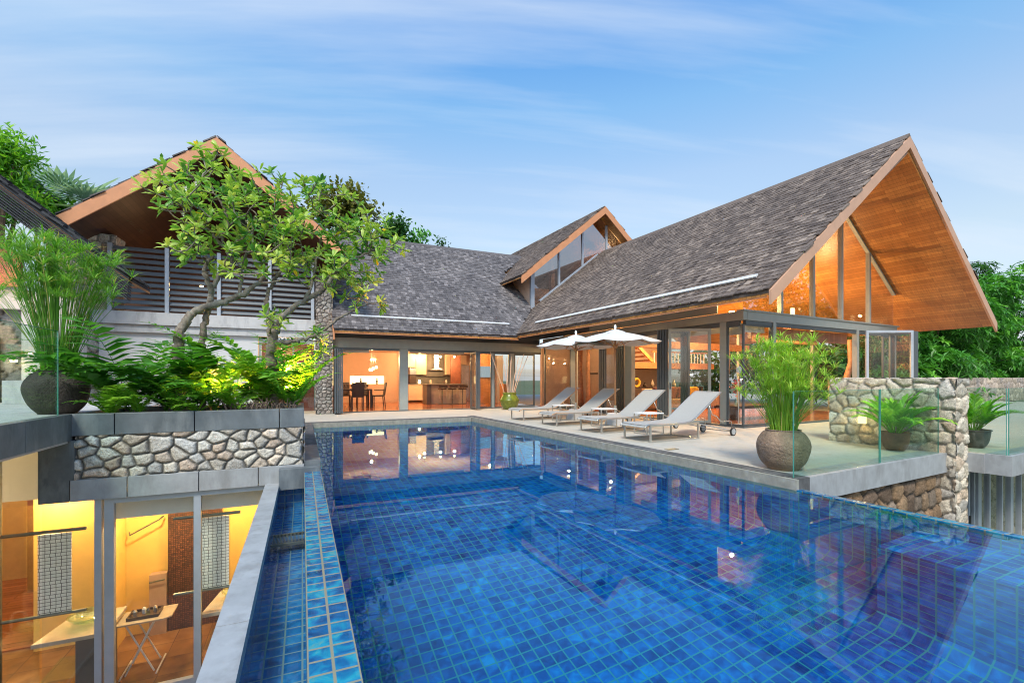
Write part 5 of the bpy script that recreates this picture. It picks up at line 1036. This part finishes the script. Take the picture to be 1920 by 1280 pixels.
# kitchen
t = Thing('kitchen_units', 'cream kitchen cabinets with dark splashback along the back wall', 'kitchen cabinet', (5.5, 22.6, fz))
K = lambda u, y=22.55: P(u, 700, y)[0]
for a, b, z0, z1 in ((K(764), K(779), 1.75, 2.40), (K(780), K(799), 1.38, 2.40), (K(834), K(855), 1.38, 2.40), (K(856), K(874), 1.9, 2.40)): t.part('wall_cupboard', MB().box(a, 22.5, z0, b, 22.88, z1), 'cabinet', bevel=.004)
t.part('base_cupboard', MB().box(K(764), 22.3, fz+.1, K(801), 22.88, .9), 'cabinet'); t.part('base_cupboard', MB().box(K(801)+.01, 22.3, fz+.1, K(858), 22.88, .9), 'cabinet_grey'); t.part('worktop', MB().box(K(764), 22.26, .901, K(858), 22.88, .94), 'cabinet_grey')
t.part('splashback', MB().box(K(764), 22.84, .941, K(858), 22.89, 1.6), 'cabinet_grey'); t.part('hood_panel', MB().box(K(799)+.02, 22.7, 1.3, K(834)-.02, 22.83, 2.42), 'cabinet_grey'); t.part('hood_chimney', MB().box(K(813), 22.45, 1.75, K(822), 22.69, 2.40), 'appliance'); t.part('hood', MB().prism([(K(804), 22.3, 1.62), (K(831), 22.3, 1.62), (K(822), 22.3, 1.72), (K(813), 22.3, 1.72)], (0, .4, 0)), 'appliance')
t.part('oven', MB().box(K(766), 22.28, 1.38, K(778), 22.85, 1.70), 'appliance'); t.part('oven', MB().box(K(766), 22.24, .95, K(778), 22.8, 1.36), 'leather_dark')
single('fridge', MB().box(K(861), 22.2, fz, K(876), 22.86, 1.88), 'appliance', 'steel fridge at the right end of the kitchen', 'fridge', org=(K(868), 22.5, fz), bevel=.01)
t = Thing('kitchen_island', 'kitchen island with pale front and dark top', 'counter', (5.9, 20.7, fz)); t.part('front_panel', MB().box(K(809, 20.4), 20.45, fz, 7.0, 21.2, .90), 'marble'); t.part('end_panel', MB().box(K(800, 20.4), 20.4, fz, K(809, 20.4)-.002, 21.2, .90), 'cabinet_grey'); t.part('counter_top', MB().box(K(800, 20.4)-.02, 20.25, .901, 7.05, 21.25, .94), 'cabinet_grey')
def stool(label, loc, first=[None]):
    if first[0] is None:
        t = Thing('bar_stool', label, 'bar stool', (0, 0, 0), group='bar stools at the kitchen island')
        t.part('seat', MB().lathe([(0, .66), (.19, .66), (.2, .70), (.19, .73), (0, .74)], k=18), 'leather_dark'); t.part('backrest', MB().box(-.19, -.22, .74, .19, -.18, .86), 'leather_dark'); t.part('stem', MB().tube([(0, 0, .02), (0, 0, .66)], .022, 8), 'steel_dark'); t.part('base', MB().lathe([(0, .03), (.2, .01), (.2, 0)], k=18), 'steel_dark')
        t.part('footrest', MB().tube([(-.17, -.05, .66), (-.17, -.16, .28), (.17, -.16, .28), (.17, -.05, .66)], .009, 6), 'steel'); first[0] = t.o; t.o.location = loc
    else: copy_thing(first[0], loc, 0, label)
for u, lb in ((829, 'left bar stool at the kitchen island'), (848, 'middle bar stool at the kitchen island'), (867, 'right bar stool, partly behind the folded glass door')): stool(lb, (P(u, 700, 19.95)[0], 19.95, fz))
for i, (u, lb) in enumerate(((796, 'left of the three small pendant lights over the island'), (826, 'middle of the three small pendant lights over the island'), (852, 'right of the three small pendant lights over the island'))):
    q = P(u, 669, 20.8); t = Thing('pendant_light', lb, 'pendant light', (q[0], 20.8, 2.4), group='pendant lights over the island'); g_ = t.part('bulb', MB().lathe([(0, -.05), (.05, -.02), (.05, .03), (.02, .06)], tuple(q), 12), 'candle_glow'); t.part('cord', MB().tube([(q[0], 20.8, q[2]+.06), (q[0], 20.8, 2.45)], .004, 4), 'steel_dark', g_)
    lamp(t.o, 'pendant_bulb_light', (q[0], 20.8, 2.0), 55, size=.06, org=(q[0], 20.8, 2.4))
for i, (u, v) in enumerate(((786, 716), (807, 718), (836, 716), (846, 717))):
    q = P(u, 700, 22.5); single('kitchen_jar', MB().lathe([(0, 0), (.06, 0), (.07, .08), (.04, .18), (0, .2)], (q[0], 22.45, .94), 12), ('candle_glow', 'marble', 'steel', 'teak')[i], ('glowing jar lamp on the worktop beside the ovens', 'pale jar on the worktop under the hood', 'steel jar on the worktop right of the hood', 'wooden jar on the worktop near the fridge')[i], 'jar', org=(q[0], 22.45, .94))
t = Thing('ceiling_fan', 'wooden ceiling fan blade above the dining table', 'ceiling fan', (2.4, 18.6, 2.45)); t.part('hub', MB().lathe([(0, 0), (.07, 0), (.07, .12)], (2.4, 18.6, 2.3), 12), 'teak')
for k in range(4): a = .35+k*math.pi/2; t.part('blade', MB().obox((2.4+.38*math.cos(a), 18.6+.38*math.sin(a), 2.33), (.3*math.cos(a), .3*math.sin(a), 0), (-.06*math.sin(a), .06*math.cos(a), .02), (0, 0, .005)), 'teak')
# hall between the wings
single('console_chest', MB().box(8.15, 18.6, fz, 8.75, 19.1, .95), 'teak', 'brown wooden chest seen through the corner glass door', 'chest', org=(8.4, 18.8, fz), bevel=.01)
single('hall_curtain', MB().box(8.0, 20.4, fz, 8.9, 20.46, 2.3), 'curtain', 'pale curtain at the back of the corner hall', 'curtain', org=(8.4, 20.4, fz))
for y, r, lb in ((15.1, .13, 'thicker tree-trunk column inside the corner hall'), (14.55, .09, 'thinner tree-trunk column inside the corner hall')):
    t = Thing('log_column', lb, 'wood column', (11.1, y, .03), 'W', group='tree trunk columns in the hall'); t.part('trunk', MB().tube([(11.1, y, .05), (11.12, y+.03, .8), (11.06, y, 1.6), (11.1, y-.02, 2.62)], [r*1.25, r, r*.9, r*.8], 12), 'log', smooth=True); t.part('plinth', MB().lathe([(0, .0), (r*2, 0), (r*2, .03)], (11.1, y, .03), 20), 'black_metal')
single('coat_rail', MB().box(12.06, 15.2, 1.38, 12.09, 15.8, 1.43), 'black_metal', 'short black rail on the brown hall wall', 'rail', org=(12.07, 15.5, 1.4), frame='W')
# living room
t = Thing('sofa', 'long beige sofa with bright cushions in the living room', 'sofa', (14.0, 12.4, .03), 'W')
t.part('base', MB().box(12.6, 12.2, .10, 15.6, 13.2, .42), 'sofa', bevel=.03); t.part('backrest', MB().box(12.6, 13.0, .42, 15.6, 13.2, .80), 'sofa', bevel=.03); t.part('armrest', MB().box(12.4, 12.2, .10, 12.6, 13.2, .62), 'sofa', bevel=.03); t.part('armrest', MB().box(15.6, 12.2, .10, 15.8, 13.2, .62), 'sofa', bevel=.03)
for x in (12.5, 15.7): t.part('leg', MB().box(x-.03, 12.3, .03, x+.03, 12.36, .1), 'dark_wood')
for i, (x, m, lb) in enumerate(((13.0, 'cushion_plum', 'dark plum cushion at the left of the sofa'), (13.35, 'cushion_yellow', 'bright yellow cushion on the sofa'), (13.85, 'cushion_rust', 'rust cushion right of the yellow one'), (14.35, 'cushion_rust', 'second rust cushion, further right'), (15.0, 'cushion_yellow', 'large yellowish cushion at the right end of the sofa'))):
    c_ = np.array((x, 12.82, .64)); single('cushion', MB().obox(c_, (.23, .03, 0), (0, .07, .02), (0, -.06, .22)), m, lb, 'cushion', 'cushions on the sofa', org=tuple(c_), frame='W', bevel=.05)
t = Thing('staircase', 'open wooden stair rising behind the sofa, lit from above', 'staircase', (12.2, 15.5, .03), 'W')
for k in range(9): t.part('tread', MB().box(12.6+.22*k, 14.6, 1.95+.0+.17*(8-k), 12.86+.22*k, 15.6, 2.0+.17*(8-k)), 'teak')
t.part('stringer', MB().prism([(12.55, 14.55, 3.4), (12.75, 14.55, 3.4), (14.8, 14.55, 1.85), (14.55, 14.55, 1.85)], (0, .05, 0)), 'tv_wood')
t = Thing('stair_railing', 'pale railing along the mezzanine edge', 'railing', (15, 13.9, 1.8), 'W')
for k in range(16): t.part('baluster', MB().box(14.0+.2*k, 13.93, 1.81, 14.03+.2*k, 13.96, 2.28), 'white_paint')
t.part('handrail', MB().box(13.9, 13.91, 2.28, 17.2, 13.98, 2.33), 'teak')
single('ring_sculpture', MB().tube([(13.2+.16*math.cos(a), 14.1, 1.02+.16*math.sin(a)) for a in np.linspace(0, 6.283, 20)], .05, 8, cap=False), 'cushion_yellow', 'yellow ring shaped sculpture on the shelf behind the sofa', 'sculpture', org=(13.2, 14.1, .85), frame='W', smooth=True)
t = Thing('shelf', 'dark shelving behind the sofa under the mezzanine', 'shelf', (14.3, 14.3, .03), 'W'); t.part('shelf_board', MB().box(12.9, 14.0, .80, 17.0, 14.4, .84), 'dark_wood'); t.part('shelf_board', MB().box(12.9, 14.0, .45, 17.0, 14.4, .48), 'dark_wood'); t.part('side_panel', MB().box(12.86, 14.0, .03, 12.9, 14.4, .84), 'dark_wood'); t.part('side_panel', MB().box(17.0, 14.0, .03, 17.04, 14.4, .84), 'dark_wood')
rg = np.random.default_rng(8)
for k in range(7): x = 13.7+.42*k; h_ = .12+.2*rg.uniform(); single('ornament_vase', MB().lathe([(0, 0), (.06, 0), (.08, h_*.4), (.03, h_*.8), (.045, h_)], (x, 14.15, .84), 14), ('dark_wood', 'marble', 'pot_dark')[k % 3], 'small vase number %s from the left on the dark shelf behind the sofa' % ('one', 'two', 'three', 'four', 'five', 'six', 'seven')[k], 'vase', 'vases on the living room shelf', org=(x, 14.15, .84), frame='W', smooth=True)
single('log_pillar', MB().tube([(12.15, 9.2, .03), (12.1, 9.2, .9), (12.2, 9.2, 1.8), (12.14, 9.2, 2.6)], [.18, .13, .12, .11], 12), 'log', 'rough tree-trunk pillar inside the corner of the living room', 'wood column', 'tree trunk columns in the hall', org=(12.15, 9.2, .03), frame='W', smooth=True)
single('lattice_log', MB().tube([(17.0, 8.3, .6), (17.15, 8.3, 1.3), (17.35, 8.3, 1.7), (17.3, 8.3, 2.5)], [.12, .10, .08, .07], 10), 'log', 'crooked driftwood trunk behind the opened end door', 'wood column', org=(17.1, 8.3, .03), frame='W', smooth=True)
t = Thing('low_table', 'low dark coffee table near the corner glass', 'table', (12.6, 8.6, .03), 'W'); t.part('table_top', MB().box(11.5, 8.3, .34, 13.8, 9.0, .42), 'dark_wood')
for x in (11.6, 13.7): t.part('leg', MB().box(x-.05, 8.4, .03, x+.05, 8.9, .34), 'dark_wood')
t = Thing('flower_vase', 'vase of red orchids on the low table by the corner glass', 'flowers', (11.7, 8.5, .42), 'W'); t.part('vase', MB().lathe([(.04, 0), (.05, .1), (.02, .2)], (11.7, 8.5, .42), 12), 'glass_bowl')
mb = MB(); rg = np.random.default_rng(4); n3 = 60; leaves(mb, QL, np.array((11.7, 8.5, .95))+rg.normal(0, .09, (n3, 3)), rg.normal(0, 1, (n3, 3)), np.full(n3, .07), rg.uniform(0, 1, n3), None, 1.5); t.part('petals', mb, 'flower_red')
t.part('stem', MB().tube([(11.7, 8.5, .5), (11.7, 8.5, .95)], .005, 4), 'leaf_fern')
# lamps of the wing
def wlamp(name, label, p, e, col_=(1, .62, .26), size=.12, z_off=-.2, shape='down'):
    t = Thing(name, label, 'lamp', p, 'W'); c_ = p
    if shape == 'down': t.part('bulb', MB().lathe([(0, -.02), (.06, -.01), (.07, .03)], c_, 14), 'candle_glow')
    else: t.part('shade', MB().box(c_[0]-.07, c_[1]-.05, c_[2]-.16, c_[0]+.07, c_[1]+.03, c_[2]+.16), 'lamp_glow', bevel=.01)
    o = lamp(t.o, name+'_light', (c_[0], c_[1]-(.25 if shape != 'down' else 0), c_[2]+z_off), e, col_, size, org=p); return t
wlamp('gable_sconce', 'glowing wall sconce high inside the gable, on a timber post', (15.65, 9.25, 3.42), 290, shape='box', z_off=.1)
wlamp('gable_uplight', 'hidden uplight glowing above the beam at the left of the gable', (10.7, 7.9, 2.93), 110, z_off=.25)
wlamp('living_lamp', 'warm ceiling lamp over the living room sofa', (13.5, 12.0, 3.9), 520, size=.25)
wlamp('living_lamp', 'warm ceiling lamp nearer the gable glass', (13.8, 10.6, 3.9), 230, size=.25)
wlamp('stair_lamp', 'small square lamp above the wooden stair', (14.6, 14.2, 3.3), 260, shape='box')
wlamp('hall_lamp', 'warm downlight in the corner hall ceiling', (11.1, 13.2, 2.56), 30)
wlamp('hall_lamp', 'second warm downlight in the hall, near the log columns', (10.9, 15.6, 2.56), 16)
wlamp('shelf_lamp', 'warm lamp on the shelf behind the sofa', (15.9, 13.7, 1.35), 60)
wlamp('clerestory_lamp', 'warm lamp glowing inside the high clerestory gable', (14.6, 19.0, 6.9), 120, size=.2)
for k, y in enumerate((6.8, 8.4, 10.0, 11.6, 13.2, 14.8)):
    xs_ = 9.35; zz = ZE+(xs_-EX)*SL-.13-.25*(xs_-EX)/(RX-EX)-.02
    t = Thing('eave_downlight', 'small warm downlight under the right wing eave, %s from the gable' % ('first', 'second', 'third', 'fourth', 'fifth', 'sixth')[k], 'downlight', (xs_, y, zz), 'W', group='downlights under the right wing eave'); t.part('lens', MB().lathe([(0, -.012), (.05, -.01), (.055, .02)], (xs_, y, zz), 12), 'candle_glow')
    lamp(t.o, 'eave_spot', (xs_, y, zz-.03), 14, (1, .62, .3), .05, 'SPOT', org=(xs_, y, zz), spot_size=R(110), spot_blend=.6)
# corner hall (left frame) and balcony lamps
def llamp(name, label, p, e, size=.1, col_=(1, .58, .24), off=(0, 0, -.1), cat='lamp', emit='candle_glow', r=.05):
    t = Thing(name, label, cat, p); t.part('bulb', MB().lathe([(0, -.02), (r, -.01), (r*1.1, .03)], p, 14), emit); lamp(t.o, name+'_light', tuple(np.array(p)+off), e, col_, size, org=p); return t
llamp('corner_downlight', 'warm downlight in the ceiling of the glazed corner room', (7.4, 18.4, 2.42), 90)
llamp('kitchen_downlight', 'warm downlight over the kitchen worktop', (5.2, 22.1, 2.42), 50)
llamp('balcony_lamp', 'warm lamp inside the louvred upper balcony on the left', (-3.2, 19.0, 4.4), 22, .2)
llamp('ground_floor_lamp', 'warm lamp in the room behind the ferns', (-.6, 17.6, 2.2), 40)
llamp('terrace_wall_lamp', 'small warm wall lamp by the dark doorway at the far left', (-5.12, 12.15, 1.53), 3, .04, off=(0, -.15, 0))
llamp('soffit_lamp', 'warm lamp under the orange soffit of the far left house', (-5.3, 11.6, 3.3), 22, .08, off=(0, -.1, .0))
llamp('planter_spotlight', 'yellow garden spotlight hidden among the ferns', (-.75, 8.3, 1.05), 230, .06, (1, .46, .07), off=(0, 0, .12), emit='lamp_glow')
llamp('planter_spotlight', 'yellow garden spotlight at the right end of the ferns', (-.2, 8.35, 1.05), 200, .06, (1, .46, .07), off=(0, 0, .12), emit='lamp_glow')
llamp('planter_spotlight', 'yellow garden spotlight between the two frangipani trunks', (-1.15, 7.95, 1.05), 150, .06, (1, .48, .08), off=(0, 0, .12), emit='lamp_glow', r=.03)
t = Thing('wall_light', 'small glowing light low on the rubble wall behind the terracotta palm pot', 'wall light', (9.49, 4.35, .45), 'W'); t.part('lens', MB().box(9.46, 4.29, .38, 9.50, 4.41, .53), 'lamp_niche'); lamp(t.o, 'wall_light_source', (9.36, 4.35, .45), 3, (1, .65, .3), .06, org=(9.49, 4.35, .45))

# ================================================================== BATHROOM BELOW
def vanity(x0, lb, lb2, lb3, lb4, lb5, gn):
    y0, y1, zt = 7.42, 8.15, -2.02
    t = Thing('vanity_counter', lb, 'counter', (x0, y0, BF), group='stone vanity counters'); t.part('counter_top', MB().prism([(x0, y0, zt-.05), (x0+.72, y0, zt-.05), (x0+.72, y1, zt-.05), (x0+.15, y1, zt-.05)], (0, 0, .05)), 'marble', bevel=.004); t.part('support', MB().box(x0+.38, y0+.1, BF, x0+.68, y0+.5, zt-.052), 'cabinet_grey'); t.part('glass_shelf', MB().box(x0+.05, y0+.05, zt-.52, x0+.37, y1-.1, zt-.505), 'glass_rail')
    bx_, by_ = x0+.42, y0+.38; single('wash_basin', MB().lathe([(.02, .0), (.09, .015), (.17, .06), (.215, .12), (.22, .125), (.205, .12), (.16, .07), (.08, .03), (0, .025)], (bx_, by_, zt), 32), 'glass_bowl', lb2, 'basin', gn, org=(bx_, by_, zt), smooth=True)
    t = Thing('tap', lb3, 'tap', (bx_+.22, by_, zt), group='swan neck taps'); t.part('spout', MB().tube([(bx_+.24, by_, zt), (bx_+.24, by_, zt+.22)]+[(bx_+.17+.07*math.cos(a), by_, zt+.22+.07*math.sin(a)) for a in np.linspace(0, math.pi*1.1, 8)], .012, 8), 'steel', smooth=True); t.part('lever', MB().bar((bx_+.24, by_-.04, zt+.05), (bx_+.30, by_-.07, zt+.10), .012), 'steel')
    t = Thing('mirror_frame', lb4, 'mirror frame', (x0, 7.6, -1.78), group='steel framed mosaic mirrors'); 
    for z in (-.72, -1.76): t.part('bar', MB().tube([(x0-.33, 7.6, z), (x0+.46, 7.6, z)], .022, 8), 'steel_dark')
    t.part('mosaic', MB().box(x0+.0, 7.585, -1.735, x0+.32, 7.60, -.745), 'white_mosaic')
    if x0 < -2: t.part('post', MB().tube([(x0-.36, 7.6, BF), (x0-.36, 7.6, .2)], .033, 10), 'steel_dark')
vanity(-2.98, 'left pale stone vanity counter on a grey pedestal in the bathroom', 'clear glass wash basin on the left counter', 'swan-neck chrome tap on the left counter', 'white mosaic panel between two dark bars, left, above the basin', '', 'glass wash basins')
vanity(-1.27, 'right stone vanity counter, partly hidden behind the channel wall', 'glass wash basin on the right counter', 'swan-neck chrome tap on the right counter', 'white mosaic panel between dark bars, right, next to the brown mosaic', '', 'glass wash basins')
sx0, sy0 = -2.02, 7.95; t = Thing('tray_stand', 'folding stand with a cream tray top in the bathroom', 'folding table', (sx0, sy0, BF))
zt = BF+.72; t.part('tray', MB().prism([(sx0-.32, sy0-.18, zt), (sx0-.22, sy0-.22, zt), (sx0+.28, sy0-.22, zt), (sx0+.36, sy0-.16, zt), (sx0+.36, sy0+.2, zt), (sx0-.3, sy0+.2, zt)], (0, 0, .02)), 'marble')
for y in (-.16, .16):
    for s in (-1, 1): t.part('leg', MB().tube([(sx0-.16*s, sy0+y, zt), (sx0+.16*s, sy0+y, BF+.02)], .011, 6), 'white_paint')
for x in (-.2, .2): t.part('foot_bar', MB().tube([(sx0+x, sy0-.24, BF+.02), (sx0+x, sy0+.24, BF+.02)], .011, 6), 'white_paint')
t = Thing('toiletry_tray', 'dark wooden tray holding toiletries on the folding stand', 'tray', (sx0, sy0, zt+.02)); t.part('bottom', MB().box(sx0-.16, sy0-.13, zt+.021, sx0+.2, sy0+.13, zt+.035), 'dark_wood')
for a in ((-.16, -.13, .2, -.115), (-.16, .115, .2, .13), (-.16, -.115, -.145, .115), (.185, -.115, .2, .115)): t.part('side', MB().box(sx0+a[0], sy0+a[1], zt+.0355, sx0+a[2], sy0+a[3], zt+.065), 'dark_wood')
for k, (x, y, m, lb) in enumerate(((-.09, -.02, 'steel', 'small steel bottle at the left of the toiletry tray'), (0, .03, 'white_paint', 'white rolled cloth in the middle of the toiletry tray'), (.06, -.03, 'glass_bowl', 'small glass jar on the toiletry tray'), (.13, .02, 'steel', 'steel cup at the right of the toiletry tray'))): single('toiletry', MB().lathe([(0, 0), (.025, 0), (.027, .06), (.012, .085), (0, .09)], (sx0+x, sy0+y, zt+.0355), 12), m, lb, 'toiletry', org=(sx0+x, sy0+y, zt+.0355))
t = Thing('towel_ladder', 'short taupe radiator rail on the low wall behind the stand', 'rail', (-1.8, 8.9, BF+1)); t.part('rail', MB().tube([(-2.18, 8.86, -2.0), (-1.98, 8.86, -1.98)], .012, 6), 'steel_dark')
for p, e_, lb in (((-2.0, 8.2, .15), 85, 'warm bathroom ceiling light over the tray stand'), ((-3.3, 8.75, .15), 60, 'warm bathroom ceiling light left, over the first basin'), ((-1.0, 8.3, .15), 60, 'warm bathroom ceiling light right, over the second basin'), ((-4.6, 7.2, .15), 40, 'warm ceiling light by the side window'), ((-4.6, 11.2, .15), 70, 'warm ceiling light in the corridor')):
    llamp('bathroom_light', lb, (p[0], p[1], .28), e_*.8, .12, (1, .68, .30), off=(0, 0, -.75))
cr_ = [(0, 0, 7.5, 5, 4, 2.2), (-6, 2, 6.5, 4, 3, 1.8), (6, -1, 8, 4, 3, 2), (12, 1, 6, 4, 3, 2.4), (-1, 0, 10, 3, 3, 1.2)]
tree('big spreading tree across the water, seen only as a reflection in the gable glass', wl(40, -9), 10, cr_, 4500, 'leaf_dark', 360, .55, name='reflected_tree', trunk=.35)
